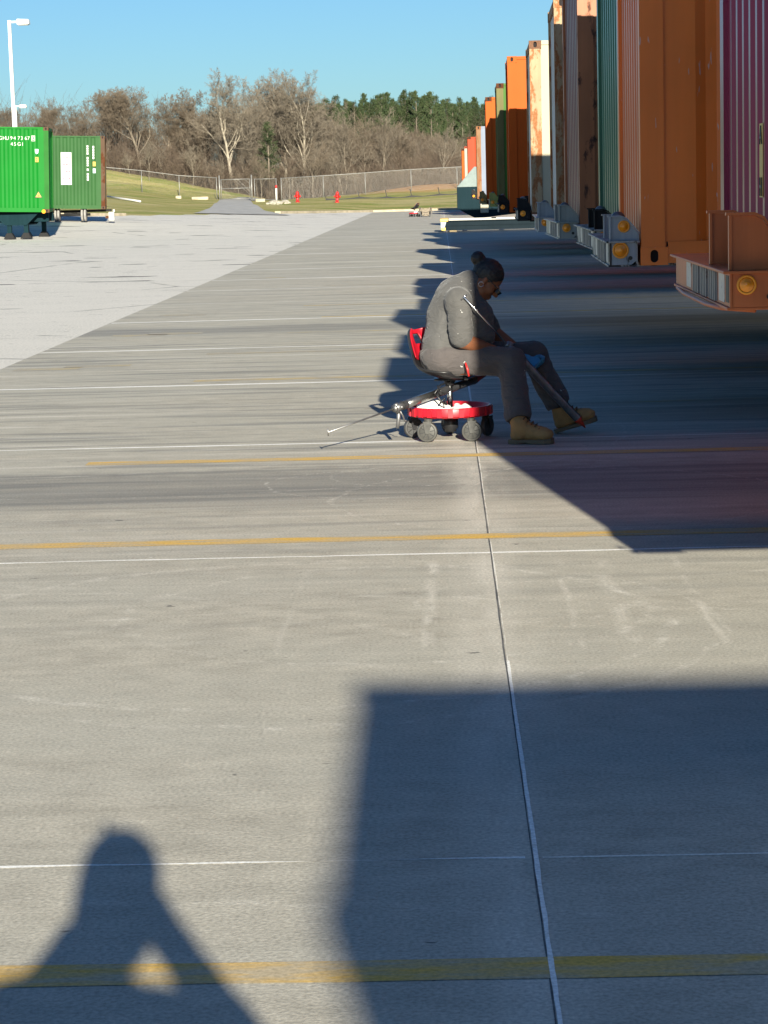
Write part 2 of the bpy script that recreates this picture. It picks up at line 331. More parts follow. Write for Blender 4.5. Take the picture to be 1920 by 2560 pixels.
for i, (x, y) in enumerate([(-3.75, 21.5), (-3.3, 21.75), (-3.5, 26.3), (-3.1, 26.5), (-3.45, 30.4), (-3.2, 42.5)]): sheet('paint_mark', x - .33, x + .3, y - .12, y + .16, M['yellow3'], .02, z=.005, seed=140 + i, step=.07)

# ------------------------------------------------------------------ containers
W_, L_ = 2.438, 12.192
H_STD, H_HC = 2.591, 2.896
def pocket(mb, o, u, v, wd, ht, hw, hh, dep, n=16):
    """rectangular face with an oval pocket sunk into it"""
    o, u, v = Vector(o), Vector(u), Vector(v); nrm = u.cross(v); outer = []; inner = []
    for k in range(n):
        t = 2 * math.pi * k / n; c, s_ = math.cos(t), math.sin(t); mx = max(abs(c), abs(s_)); outer.append(o + u * (c / mx * wd / 2) + v * (s_ / mx * ht / 2))
        e = .5; inner.append(o + u * (math.copysign(abs(c) ** e, c) * hw / 2 if False else c * hw / 2) + v * (s_ * hw / 2 + math.copysign((hh - hw) / 2, s_) * (1 if abs(s_) > 1e-6 else 0)))
    deep = [p - nrm * dep for p in inner]
    mb.add(outer + inner + deep, [(k, (k + 1) % n, n + (k + 1) % n, n + k) for k in range(n)] + [(n + k, n + (k + 1) % n, 2 * n + (k + 1) % n, 2 * n + k) for k in range(n)] + [tuple(range(2 * n, 3 * n))])
def casting_mesh(name):
    mb = MB(); a, b, c = .178, .162, .118                    # extents along x, y, z; centred on the origin
    for s in (1, -1):
        pocket(mb, (0, -s * b / 2, 0), (s, 0, 0), (0, 0, 1), a, c, .052, .082, .035)
        pocket(mb, (s * a / 2, 0, 0), (0, s, 0), (0, 0, 1), b, c, .052, .082, .035)
    mb.add([(-a / 2, -b / 2, c / 2), (a / 2, -b / 2, c / 2), (a / 2, b / 2, c / 2), (-a / 2, b / 2, c / 2), (-a / 2, -b / 2, -c / 2), (a / 2, -b / 2, -c / 2), (a / 2, b / 2, -c / 2), (-a / 2, b / 2, -c / 2)], [(0, 1, 2, 3), (7, 6, 5, 4)])
    me = mb.mesh(name)
    for p in me.polygons:
        if abs(p.center.x) < a / 2 - .004 and abs(p.center.y) < b / 2 - .004 and abs(p.center.z) < c / 2 - .004: p.material_index = 1
    return me
def corr(a, b, pitch, depth, slope=.068, first=.06):
    """trapezoid corrugation between a and b: list of (position, inset)"""
    out = [(a, 0.0)]; x = a + first; flat = (pitch - 2 * slope) / 2
    while x + pitch < b - .03:
        out += [(x, 0), (x + slope, depth), (x + slope + flat, depth), (x + 2 * slope + flat, 0)]; x += pitch
    out.append((b, 0)); return out
def container_meshes(h):
    D = {}; e = .03
    p = MB(); c = corr(.15, W_ - .15, .25, .045, .062); n = len(c)          # aisle end wall, corrugated across y
    p.add([(e + d, y, .13) for y, d in c] + [(e + d, y, h - .11) for y, d in c], [(i, i + 1, n + i + 1, n + i) for i in range(n - 1)]); D['end_wall'] = p.mesh('end_wall')
    p = MB(); c = corr(.165, L_ - .165, .278, .036, .068, .20); n = len(c)
    p.add([(x, .022 + d, .15) for x, d in c] + [(x, .022 + d, h - .055) for x, d in c], [(i, i + 1, n + i + 1, n + i) for i in range(n - 1)]); D['side_wall'] = p.mesh('side_wall')
    # corner post: hollow-section profile with a step where it meets the side wall
    p = MB(); p.prism([(.004, .004), (.158, .004), (.158, .016), (.168, .016), (.168, .03), (.06, .03), (.06, .10), (.03, .10), (.03, .152), (.004, .152)], 'z', .1185, h - .1185); D['corner_post'] = p.mesh('corner_post')
    p = MB(); p.box((.179, .006, h - .062), (L_ - .179, .066, h - .004)); D['top_rail'] = p.mesh('top_rail')
    p = MB(); p.prism([(.006, .012), (.05, .012), (.05, .02), (.014, .02), (.014, .14), (.034, .14), (.034, .152), (.006, .152)], 'x', .179, L_ - .179); D['bottom_rail'] = p.mesh('bottom_rail')
    p = MB(); p.box((.008, .163, h - .115), (.07, W_ - .163, h - .012)); D['end_header'] = p.mesh('end_header')
    p = MB(); p.box((.008, .163, .012), (.07, W_ - .163, .13)); D['end_sill'] = p.mesh('end_sill')
    p = MB(); c = corr(.07, L_ - .07, .21, .02, .04); n = len(c)
    p.add([(x, .066, h - .008 - d) for x, d in c] + [(x, W_ - .066, h - .008 - d) for x, d in c], [(i, i + 1, n + i + 1, n + i) for i in range(n - 1)]); D['roof'] = p.mesh('roof')
    p = MB(); p.box((.072, .052, .12), (L_ - .072, W_ - .052, .15))
    for k in range(28): p.box((3.4 + k * .31, .052, .02), (3.45 + k * .31, W_ - .052, .119))
    D['floor'] = p.mesh('floor'); return D
CM = {H_STD: container_meshes(H_STD), H_HC: container_meshes(H_HC)}; CAST = casting_mesh('corner_casting')
for d in list(CM.values()) + [{'c': CAST}]:
    for me in d.values(): me.materials.append(None)
M['pocket'] = plain('pocket_shade', (.012, .008, .008), .9); CAST.materials.append(M['pocket'])  # near-black lining: shade inside the oval holes put into the colour
def slot(o, mat): o.material_slots[0].link = 'OBJECT'; o.material_slots[0].material = mat
ROWG = 'shipping containers parked along the right of the apron'
def flipx(me, key, cache={}):
    """mirror image of a mesh about the middle of the container (x or y)"""
    k = (me.name, key)
    if k not in cache:
        c = me.copy(); vv = np.empty(len(c.vertices) * 3); c.vertices.foreach_get('co', vv); vv = vv.reshape(-1, 3)
        if 'x' in key: vv[:, 0] = L_ - vv[:, 0]
        if 'y' in key: vv[:, 1] = W_ - vv[:, 1]
        c.vertices.foreach_set('co', vv.ravel())
        if len(key) == 1: c.flip_normals()
        c.update(); cache[k] = c
    return cache[k]
def container(x, y, z, h, mats, label, yaw=0.0, group=ROWG, flip=False):
    """mats: (walls, end wall, posts, castings). Origin at the near corner on the aisle end"""
    side, end, post, cast = mats; D = CM[h]
    t = thing('shipping_container', label, 'shipping container', (x, y + (W_ if flip else 0), z), R(yaw) + (math.pi if flip else 0), group)
    def part(nm, me, mt):
        o = bpy.data.objects.new(nm, me); COL.objects.link(o); o.parent = t; slot(o, mt); return o
    part('end_wall', D['end_wall'], end); part('end_wall', flipx(D['end_wall'], 'x'), side)
    part('side_wall', D['side_wall'], side); part('side_wall', flipx(D['side_wall'], 'y'), side)
    for k in ('', 'x', 'y', 'xy'): part('corner_post', flipx(D['corner_post'], k) if k else D['corner_post'], post)
    for k in ('', 'y'):
        part('top_rail', flipx(D['top_rail'], k) if k else D['top_rail'], side); part('bottom_rail', flipx(D['bottom_rail'], k) if k else D['bottom_rail'], side)
    for k in ('', 'x'):
        part('end_header', flipx(D['end_header'], k) if k else D['end_header'], post); part('end_sill', flipx(D['end_sill'], k) if k else D['end_sill'], post)
    part('roof', D['roof'], side); part('floor', D['floor'], M['floor'])
    for cx in (.089, L_ - .089):
        for cy in (.081, W_ - .081):
            for cz in (.059, h - .059):
                o = part('corner_casting', CAST, cast); o.location = (cx, cy, cz)
    return t
M['floor'] = plain('dark_underframe', (.03, .03, .032), .8)
OR, CR, GR, BR = (.50, .135, .032), (.17, .012, .055), (.028, .145, .085), (.30, .10, .04)
RUST = (.22, .085, .035)
P = paint
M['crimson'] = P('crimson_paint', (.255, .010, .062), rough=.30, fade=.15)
M['crimson_dim_side'] = P('dimmed_crimson_side', (.11, .014, .032), .08, rough=.5)  # crimson darkened on walls out of view, so less red light bounces down
M['orange'] = P('orange_paint', (.80, .185, .018), .06, (.35, .12, .05), rough=.40, fade=.14, scratch=.6)
M['orange_end'] = P('orange_end_paint', (.66, .15, .04), .08, rough=.34, fade=.15)
M['deep_green'] = P('deep_green_paint', (.015, .115, .065), .12, rough=.3, fade=.25)
M['brown'] = P('brown_orange_paint', (.34, .115, .04), .48, (.07, .03, .02), rough=.55, fade=.3)
M['mauve'] = P('faded_maroon_paint', (.20, .075, .075), .1, rough=.32)
M['rusty'] = P('flaking_rusty_cream', (.34, .25, .15), .62, (.25, .105, .045), rough=.7, fade=.3, big=1.6, spec=.2)
M['rusty_dark'] = P('flaking_rusty_brown', (.42, .27, .17), .75, (.14, .07, .04), rough=.75, fade=.35, big=1.6)
M['silver'] = P('pale_silver_paint', (.50, .52, .52), .06, rough=.4)
M['cream'] = P('cream_paint', (.40, .365, .27), .03, rough=.65, fade=.12, spec=.2)
M['orange2'] = P('bright_orange_paint', (.42, .075, .003), .12, (.26, .08, .02), fade=.1, rough=.62, spec=.2)
M['moss'] = P('mossy_green_paint', (.05, .135, .02), .15, (.20, .13, .05), fade=.2, rough=.62, spec=.2)
M['moss_post'] = P('yellowed_green_post', (.13, .12, .045), .42, (.16, .08, .035), rough=.65, spec=.2)
M['rust_red'] = P('rust_red_paint', (.30, .045, .015), .2, fade=.15, rough=.62, spec=.2)
M['steelblue'] = P('blue_grey_paint', (.17, .195, .255), .1, rough=.5, spec=.25)
M['rust_post'] = P('rusted_tan_post', (.22, .125, .065), .6, (.2, .085, .04), big=1.4, rough=.7, spec=.2)
M['bright_green'] = P('bright_green_paint', (.001, .145, .011), .02, rough=.62, fade=.1, spec=.2)
M['mid_green'] = P('faded_green_paint', (.026, .088, .025), .03, rough=.65, fade=.15, spec=.2)
M['rust_brown'] = P('rust_brown_post', (.085, .048, .028), .6, (.075, .028, .013), rough=.7, spec=.2)
M['green_post'] = P('scuffed_green_post', (.012, .115, .012), .25, (.16, .15, .03), rough=.65, spec=.2)
Z0 = 1.08
CONT = [  # x, y, high?, (walls, end, posts, castings), yaw, label
 (1.64, -8.1, 1, ('steelblue', 'steelblue', 'steelblue', 'rusty_dark'), 0, 'blue grey container parked behind the photographer, far edge casting the front shadow'),
 (1.40, 6.42, 1, ('steelblue', 'silver', 'steelblue', 'steelblue'), 0, 'blue grey container just outside the right edge beside the photographer'),
 (1.46, 9.76, 1, ('crimson_dim_side', 'crimson', 'crimson', 'crimson'), -.4, 'crimson container with yellow label on its ribbed end, nearest in view'),
 (1.30, 15.0, 1, ('orange', 'orange_end', 'orange', 'orange'), -1.1, 'big plain orange container whose oval bottom corner fitting shows, behind the crimson one'),
 (1.45, 18.7, 0, ('deep_green', 'deep_green', 'deep_green', 'rusty_dark'), 0, 'dark green container with narrow glossy ribs beside the big orange one'),
 (1.365, 22.6, 0, ('brown', 'mauve', 'brown', 'brown'), .4, 'scraped brown orange container with faded maroon ribbed end, lit only at its top'),
 (1.31, 26.0, 0, ('silver', 'silver', 'rusty', 'rusty'), -1.2, 'pale silver container with flaking rusty corner post, taller in view than the cream one'),
 (1.34, 33.8, 0, ('cream', 'silver', 'rusty', 'rusty_dark'), -1.0, 'cream container with wide rusty corner post in full sun'),
 (1.66, 38.9, 0, ('rust_red', 'rust_red', 'rust_red', 'rust_red'), 0, 'rust red container hidden between the cream and the bright orange ones'),
 (1.31, 43.5, 1, ('orange2', 'orange2', 'orange2', 'orange2'), -.8, 'bright orange container with sunny upper third behind the cream one'),
 (1.78, 50.6, 1, ('steelblue', 'steelblue', 'steelblue', 'rusty_dark'), 0, 'blue grey container hidden behind the bright orange one'),
 (1.39, 55.1, 1, ('moss', 'moss', 'moss_post', 'rust_brown'), -.6, 'mossy green container with yellowed post between two orange ones'),
 (1.70, 59.4, 1, ('rust_red', 'rust_red', 'rust_red', 'rust_red'), 0, 'rust red container hidden behind the mossy green one'),
 (1.30, 63.7, 1, ('orange2', 'rust_red', 'orange2', 'rust_brown'), -.6, 'orange container beyond the mossy green one, mostly in brown shade'),
 (1.35, 83.4, 0, ('steelblue', 'silver', 'rust_post', 'rust_post'), -.5, 'blue grey ribbed container with rusty tan post, fully sunlit beside the hopper'),
 (1.45, 117.2, 1, ('rust_red', 'rust_red', 'rust_red', 'rust_brown'), 0, 'rust red container rising behind the grey sloping hopper'),
 (1.40, 127.5, 0, ('cream', 'cream', 'cream', 'rust_red'), 0, 'distant container with bright cream side and red corner fitting'),
 (1.33, 136.0, 0, ('orange2', 'orange2', 'orange2', 'rust_brown'), 0, 'farthest orange container at the end of the right row'),
]
CONT.append((1.56, -11.5, 1, ('deep_green', 'deep_green', 'deep_green', 'rusty_dark'), 0, 'dark green container farther behind the photographer, beside the blue grey one'))
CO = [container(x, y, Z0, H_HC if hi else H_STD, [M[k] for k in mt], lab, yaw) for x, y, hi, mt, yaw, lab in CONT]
# yellow label on the crimson end wall, lying on one rib
lb = MB(); lb.box((.026, .93, .46), (.0285, 1.045, .80)); M['label_yellow'] = plain('label_yellow', (.62, .42, .09), .5, 0, .08); M['black'] = plain('black_ink', (.01, .01, .01), .5)
lbo = lb.build('warning_label', M['label_yellow'], CO[2])
for ch, zz in (('A', .742), ('H', .505)):
    me = textmesh(ch, .125); o = obj('letter', me, M['black'], lbo); o.rotation_euler = (R(90), 0, R(-90)); o.location = (.0235, .985, zz)

# ------------------------------------------------------------------ chassis under them
def wheel_mesh():
    t = MB(); t.lathe([(.30, -.13), (.46, -.14), (.505, -.10), (.515, 0), (.505, .10), (.46, .14), (.30, .13)], 28, axis='y'); a = t.mesh('tyre', True)
    h = MB(); h.lathe([(.02, -.02), (.10, -.03), (.11, -.01), (.2, -.02), (.28, -.10), (.305, -.10), (.305, .10), (.1, .10)], 24, axis='y'); return a, h.mesh('rim', True)
TYRE, RIM = wheel_mesh(); M['rubber'] = plain('tyre_rubber', (.02, .02, .021), .85); M['rim'] = plain('rim_paint', (.45, .44, .42), .5)
TYRE.materials.append(M['rubber']); RIM.materials.append(M['rim'])
def lens_mat():
    q = N('amber_lens', .25); q.col((1.0, .33, .008)); q.b.inputs['Coat Weight'].default_value = .6; return q.m
M['amber'] = lens_mat(); M['amber_ring'] = plain('amber_ring', (.95, .36, .03), .4, 0, .1); M['plate_white'] = P('scuffed_white_plate', (.55, .54, .50), .3, (.12, .10, .09), big=6); M['grey_plate'] = P('dull_grey_plate', (.21, .215, .22), .3, (.09, .06, .045), big=6); M['steel'] = plain('worn_steel', (.23, .23, .235), .45, .8, .3)
def lamp(par, x, y, z, r=.033, ring=True):
    h = MB(); h.lathe([(r * 1.0, 0), (r * 1.0, -.006), (r * .9, -.012), (r * .55, -.014), (r * .5, -.018), (r * .15, -.022)], 24, axis='y'); o = h.build('marker_light', M['amber'], par, True); o.location = (x, y, z)
    g = MB(); g.lathe([(r * 1.32, .002), (r * 1.32, -.008), (r * 1.02, -.010), (r * 1.02, .002)], 24, axis='y'); g.build('rim', M['amber_ring'], o, True); return o
def chassis(x, y, colname, label, gus=None, yaw=0, z=Z0, ext=.19, lights=1, gus_light=False, legs=True, off=0, loc=None, rz=None, lower=0.0):
    """gooseneck chassis: bolster across the aisle end, thin gooseneck, deeper frame, landing legs, tandem axle"""
    mt = M[colname]; gm = M[gus or colname]
    t = thing('container_chassis', label, 'container chassis', (x, y, z) if loc is None else loc, R(yaw) if rz is None else rz, 'chassis carrying the right row of containers')
    b = MB(); b.box((-ext, .02, .006), (-ext + .012, W_ - .02, .15)); b.box((-.03, .02, .006), (-.018, W_ - .02, .15))        # front and back webs
    b.box((-ext - (.03 if ext > .1 else 0), .0, .150), (-.004, W_, .162)); b.box((-ext - .012, .02, -.006), (-.012, W_ - .02, .006)); o = b.build('bolster', mt, t, bevel=.002)
    c = MB(); c.prism([(-ext + .013, .007), (-.06, .007), (-.031, .03), (-.031, .149), (-ext + .013, .149)], 'y', .019, .031); c.build('end_plate', gm if gus_light else mt, t)
    c = MB(); c.prism([(-ext + .013, .007), (-.031, .007), (-.031, .149), (-ext + .013, .149)], 'y', W_ - .031, W_ - .019); c.build('end_plate', mt, t)
    gk = 1.0 if ext > .21 else .80
    for gy in (() if 'outside' in label else (.06, .80)):
        g = MB(); g.prism([(-ext + .01, .163), (-.006, .163), (-.006, .255 * gk), (-.09, .375 * gk), (-.125, .395 * gk), (-ext + .01, .395 * gk)], 'y', gy, gy + .012)
        fl = [(-ext, .163), (-ext + .012, .163), (-ext + .012, .395 * gk), (-ext, .395 * gk)]; g.prism(fl, 'y', gy - .012, gy + .024)
        g.prism([(-ext - .012, .396 * gk), (-.127, .396 * gk), (-.088, .377 * gk), (-.003, .257 * gk), (-.003, .268 * gk), (-.084, .389 * gk), (-.125, .408 * gk), (-ext - .012, .408 * gk)], 'y', gy - .016, gy + .028)
        g.build('gusset', gm, t)
    if ext > .1:
        k = MB(); k.tube([(-.11, .16, .20), (-.11, .30, .215), (-.105, .50, .24)], [.035, .028, .03], 10); k.tube([(-.11, .46, .22), (-.13, .5, .31)], [.04, .028], 8); k.lathe([(.045, -.03), (.05, 0), (.045, .03)], 12, (-.12, .44, .30), 'y'); k.box((-.16, .10, .163), (-.04, .62, .178)); k.build('twist_lock', M['steel'], t, True)
    for q in range(lights if ext > .1 else 0): lamp(t, -ext + .07, .0185, .102, .041 if gus_light else .032)
    if gus_light: lamp(t, -.105, .0595, .255, .03)
    hb = MB(); hb.lathe([(.014, .0), (.014, .0015)], 14, (-.066, .0172, .05), 'y'); hb.build('bolt_hole_dark', M['black'], t)  # flat black disc drawn for the dark inside a bolt hole
    for py in ((.20, 1.62) if ext > .1 else ()):
        pl = MB(); pl.box((-ext - .003, py, .02), (-ext, py + .22, .145)); pl.build('reflector_plate', M['plate_white'], t)
    if ext > .1: op = MB(); op.box((-ext - .002, .05, .025), (-ext, .16, .14)); op.build('opening_dark', M['black'], t)  # flat black plate painting the shade of an opening, nothing is cut out
    for py in ((.48, .84, 1.20) if ext > .1 else ()):
        pl = MB(); pl.box((-ext - .004, py, .012), (-ext, py + .30, .148))
        for s_ in range(4): pl.box((-ext - .012, py + .02 + s_ * .07, .012), (-ext - .004, py + .05 + s_ * .07, .148))
        pl.build('slat_plate', M['grey_plate'], t)
    if ext > .21: cb = MB(); cb.tube([(-.12, .10, -.012), (-ext - .005, .3, -.010), (-ext - .03, .7, -.012), (-ext - .03, 1.7, -.012), (-ext - .005, 2.3, -.010), (-.12, 2.38, -.012)], .010, 8); cb.build('crash_bar', mt, t, True)
    fr = MB()
    for by in (.70, 1.62):
        fr.box((-.012, by, -.03), (3.1, by + .12, .10)); fr.prism([(3.1, .10), (3.1, -.03), (3.5, -.33), (12.0, -.33), (12.0, -.02), (3.6, -.02)], 'y', by, by + .012); fr.box((3.3, by - .05, -.35), (12.0, by + .06, -.332)); fr.box((3.6, by - .05, -.018), (12.0, by + .06, -.002))
    for k_ in range(8): fr.box((3.8 + k_ * 1.1, .72, -.2), (3.86 + k_ * 1.1, 1.6, -.05))
    fr.build('frame_rail', mt, t)
    rb = MB(); rb.box((12.02, .02, -.14), (12.18, W_ - .02, -.004)); rb.build('rear_bolster', mt, t)
    gz = -z + .0 if loc is None else -loc[2] + lower
    if legs:
        for ly in (.55, 1.78):
            l = MB(); l.box((4.4, ly, -.05), (4.52, ly + .11, -.62)); l.box((4.415, ly + .01, -.62), (4.505, ly + .10, gz + .06)); o = l.build('landing_leg', mt, t)
            f = MB(); f.box((4.33, ly - .07, gz + .004), (4.59, ly + .18, gz + .06)); f.build('foot', mt, o)
    for ax in (9.9, 11.15):
        a = MB(); a.tube([(ax, .2, gz + .52), (ax, W_ - .2, gz + .52)], .07, 12); a.build('axle', M['black'], t, True)
        for wy in (.15, .46, W_ - .46, W_ - .15):
            o = bpy.data.objects.new('wheel', TYRE); COL.objects.link(o); o.parent = t; o.location = (ax, wy, gz + .517)
            r_ = bpy.data.objects.new('rim', RIM); COL.objects.link(r_); r_.parent = o
            if wy > 1.2: r_.rotation_euler = (0, 0, math.pi)
    return t
M['ch_orange'] = P('orange_chassis_paint', (.52, .135, .035), .22, (.09, .035, .025), fade=.2, big=2.5)
M['ch_white'] = P('chipped_white_chassis', (.32, .325, .32), .55, (.04, .035, .033), big=4)
M['ch_bluegrey'] = P('blue_grey_chassis', (.26, .31, .36), .36, (.03, .025, .024), big=3)
M['ch_grey'] = P('grey_chassis_paint', (.28, .30, .285), .18, (.12, .09, .07), big=3)
M['ch_black'] = P('black_chassis_paint', (.013, .013, .014), .15, (.045, .03, .022), rough=.7, spec=.2, big=3)
M['ch_olive'] = P('olive_chassis_paint', (.20, .15, .035), .2, (.07, .05, .03), big=3)
M['ch_lime'] = P('yellow_green_chassis', (.28, .30, .07), .15, (.10, .08, .04), big=3)
CH = [(18, 'ch_black', None, 'black chassis under the dark green container farther behind the photographer'), (0, 'ch_black', None, 'black chassis under the blue grey container behind the photographer'), (1, 'ch_orange', None, 'orange chassis just outside the right edge'),
 (2, 'ch_orange', None, 'orange chassis with amber marker lamp and triangular gussets under the crimson container'),
 (3, 'ch_white', 'ch_bluegrey', 'chipped white chassis with blue grey gusset and two amber lamps by the big orange container'),
 (4, 'ch_white', 'ch_black', 'chipped white bolster with black gussets under the dark green container'),
 (5, 'ch_grey', None, 'pale grey chassis end with one amber lamp under the brown orange container'),
 (6, 'ch_bluegrey', None, 'blue grey chassis end partly behind the pale grey one'),
 (7, 'ch_black', None, 'black chassis end with white bracket under the cream container'),
 (8, 'ch_black', None, 'black chassis hidden under the rust red container behind the cream one'),
 (9, 'ch_black', 'ch_black', 'dark chassis end under the bright orange container'),
 (10, 'ch_black', None, 'black chassis under the hidden blue grey container'),
 (11, 'ch_lime', None, 'yellow green chassis end under the mossy green container'),
 (12, 'ch_black', None, 'black chassis hidden under the container behind the mossy green one'),
 (13, 'ch_olive', None, 'olive chassis end under the orange container in brown shade'),
 (14, 'ch_black', None, 'black chassis end with rusty lamps under the blue grey container'),
 (15, 'ch_black', None, 'black chassis beneath the rust red container behind the hopper'), (16, 'ch_black', None, 'black chassis beneath the distant cream container'), (17, 'ch_black', None, 'black chassis beneath the farthest orange container')]
for i, c_, g_, lab in CH:
    x, y, hi, mt, yaw, _ = CONT[i]
    chassis(x, y, c_, lab, g_, yaw, gus_light=(i == 3), ext={1: .035, 2: .235, 3: .2}.get(i, .2))

# ------------------------------------------------------------------ left row: two green containers
LZ = lambda x, y: float(lot_z(np.float64(x), np.float64(y)))
def settle(t, near, yaw, tilt):
    t.rotation_mode = 'XYZ'; m3 = Matrix.Rotation(R(tilt), 3, 'Y') @ Matrix.Rotation(math.pi + R(yaw), 3, 'Z')
    t.location = Vector(near) - m3 @ Vector((0, W_, 0)); t.rotation_euler = m3.to_euler()
g1 = container(-13.42, 78.7, 1.03, H_HC, (M['bright_green'], M['bright_green'], M['green_post'], M['rust_brown']), 'bright green container with white serial number and yellow warning triangle', 0, 'green containers in the left row', True)
g2 = container(-13.35, 91.8, 1.0, H_HC, (M['mid_green'], M['mid_green'], M['rust_brown'], M['rust_brown']), 'faded green container with tall white notice, behind the bright green one', 0, 'green containers in the left row', True)
settle(g1, (-13.42, 78.7, 1.03), 6, 1.9); settle(g2, (-13.40, 91.8, 1.0), 7, 1.9)
M['white_ink'] = plain('white_marking', (.55, .55, .53), .6, 0, .05); M['hazard'] = plain('hazard_yellow', (.48, .30, .012), .5, 0, .05); M['paleblue'] = plain('pale_blue_sticker', (.45, .62, .62), .5, 0, .1); M['red_ink'] = plain('red_ink', (.6, .08, .12), .6)
def on_side(parent, name, mb, mat):
    """markings on the camera-facing side of a flipped container: u runs left from the right post, in metres"""
    o = mb.build(name, mat, parent); return o
def ymap(u): return (u, W_ - .022 + .004)
SC = math.pi
for txt, hh, uu, zz in (('GHU9473670', .17, (1.63, 1.50, 1.40, 1.26, 1.15, 1.01, .91, .77, .68, .52), 2.51), ('45G1', .17, (1.25, 1.14, 1.0, .885), 2.31)):
    n = len(txt)
    for k, ch in enumerate(txt):
        me = textmesh(ch, hh); o = obj('letter', me, M['white_ink'], g1); o.rotation_euler = (R(90), 0, R(180)); u = uu[k]
        o.location = (u, W_ - .018, zz)
bx = MB()
for a, b, c, d in ((.46, .58, 2.415, 2.43), (.46, .58, 2.59, 2.605), (.46, .475, 2.43, 2.59), (.565, .58, 2.43, 2.59)): bx.box((a, W_ - .02, c), (b, W_ - .016, d))
on_side(g1, 'check_digit_box', bx, M['white_ink'])
tri = lambda u, z, s: [(u - s, z), (u + s, z), (u, z + s * 1.75)]
def pane_y(poly, t): m_ = MB(); m_.prism(poly, 'y', W_ - .02, W_ - .02 + t); return m_
o = on_side(g1, 'warning_triangle', pane_y(tri(.37, .50, .13), .006), M['black']); pane_y(tri(.37, .52, .10), .009).build('face', M['hazard'], o); pane_y(tri(.37, .545, .03), .011).build('symbol', M['rust_red'], o)
sq = lambda u, z, a, b: [(u - a, z), (u + a, z), (u + a, z + b), (u - a, z + b)]
o = on_side(g1, 'yellow_sticker', pane_y(sq(.41, 1.71, .055, .17), .006), M['hazard']); pane_y(sq(.41, 1.73, .02, .05), .008).build('symbol', M['black'], o); pane_y(sq(.41, 1.80, .02, .05), .008).build('symbol', M['black'], o)
on_side(g1, 'pale_sticker', pane_y([(.35, 2.1), (.36, 2.02), (.41, 1.98), (.46, 2.02), (.47, 2.15), (.35, 2.15)], .006), M['paleblue'])
o = on_side(g2, 'notice', pane_y(sq(1.54, .96, .21, 1.28), .008), M['white_ink'])
for z in (1.16, 1.45, 1.73, 2.02):
    rn = random.Random(int(z * 100)); l = MB()
    for k in range(5): u = 1.39 + k * .06; l.box((u, W_ - .0115, z), (u + .045, W_ - .009, z + rn.uniform(.035, .085)))
    l.build('notice_line', M['red_ink'], o)
rn = random.Random(4)
for uu, z0_, z1_ in ((.69, 1.16, 2.52), (.46, 2.04, 2.50)):
    z = z1_; l = MB()
    while z > z0_:
        s = rn.uniform(.06, .1); l.box((uu - .035, W_ - .019, z - s), (uu + .035, W_ - .015, z)); z -= s + (.02 if rn.random() < .8 else .09)
    l.build('vertical_marking', M['white_ink'], g2)
on_side(g2, 'yellow_sticker', pane_y(sq(.43, 1.70, .055, .18), .006), M['hazard']); on_side(g2, 'pale_sticker', pane_y(sq(.43, 1.43, .055, .18), .006), M['paleblue'])
# the chassis under the bright green one stands on four wide-footed legs
M['teal'] = P('dark_teal_chassis', (.003, .020, .026), .1, (.02, .015, .012), rough=.8, spec=.12)
def left_chassis():
    x0 = -13.42; gx = x0 - 1.05; gz = LZ(gx, 79.9)
    t = thing('container_chassis', 'dark teal chassis on four wide footed legs under the bright green container', 'container chassis', (gx, 79.9, gz), 0, 'chassis in the left row'); H = 1.03 - gz - .01
    f = MB(); f.prism([(-1.0, H), (.62, H), (.20, H - .40), (-.52, H - .40)], 'y', -1.0, -.94); f.prism([(-1.0, H), (.62, H), (.2, H - .4), (-.52, H - .4)], 'y', .94, 1.0); f.box((-.5, -.93, H - .4), (.2, .93, H - .36)); f.box((-10.5, -.55, H - .30), (.9, -.43, H - .01)); f.box((-10.5, .43, H - .30), (.9, .55, H - .01)); f.build('frame', M['teal'], t)
    for lx, ly in ((-.42, -.93), (.16, -.93), (-.14, .86), (.47, .86)):
        l = MB(); l.box((lx - .075, ly, .10), (lx + .075, ly + .13, H - .36)); l.prism([(lx - .075, H - .36), (lx + .075, H - .36), (lx + .16, H - .1), (lx - .16, H - .1)], 'y', ly + .02, ly + .11); o = l.build('landing_leg', M['teal'], t)
        ft = MB(); ft.prism([(lx - .2, .0), (lx + .2, .0), (lx + .09, .2), (lx - .09, .2)], 'y', ly - .06, ly + .19); ft.build('foot', M['ch_black'], o)
    for ax in (-8.6, -9.9):
        for wy in (-1.0, 1.0):
            o = bpy.data.objects.new('wheel', TYRE); COL.objects.link(o); o.parent = t; o.location = (ax, wy, .517); r_ = bpy.data.objects.new('rim', RIM); COL.objects.link(r_); r_.parent = o
    lamp(t, .86, -1.26, H + .05, .05)
left_chassis()
M['sunlit_tyre'] = plain('sunlit_pale_tyre', (.26, .25, .235), .9, 0, .2)  # sun on the treads put into the rubber colour
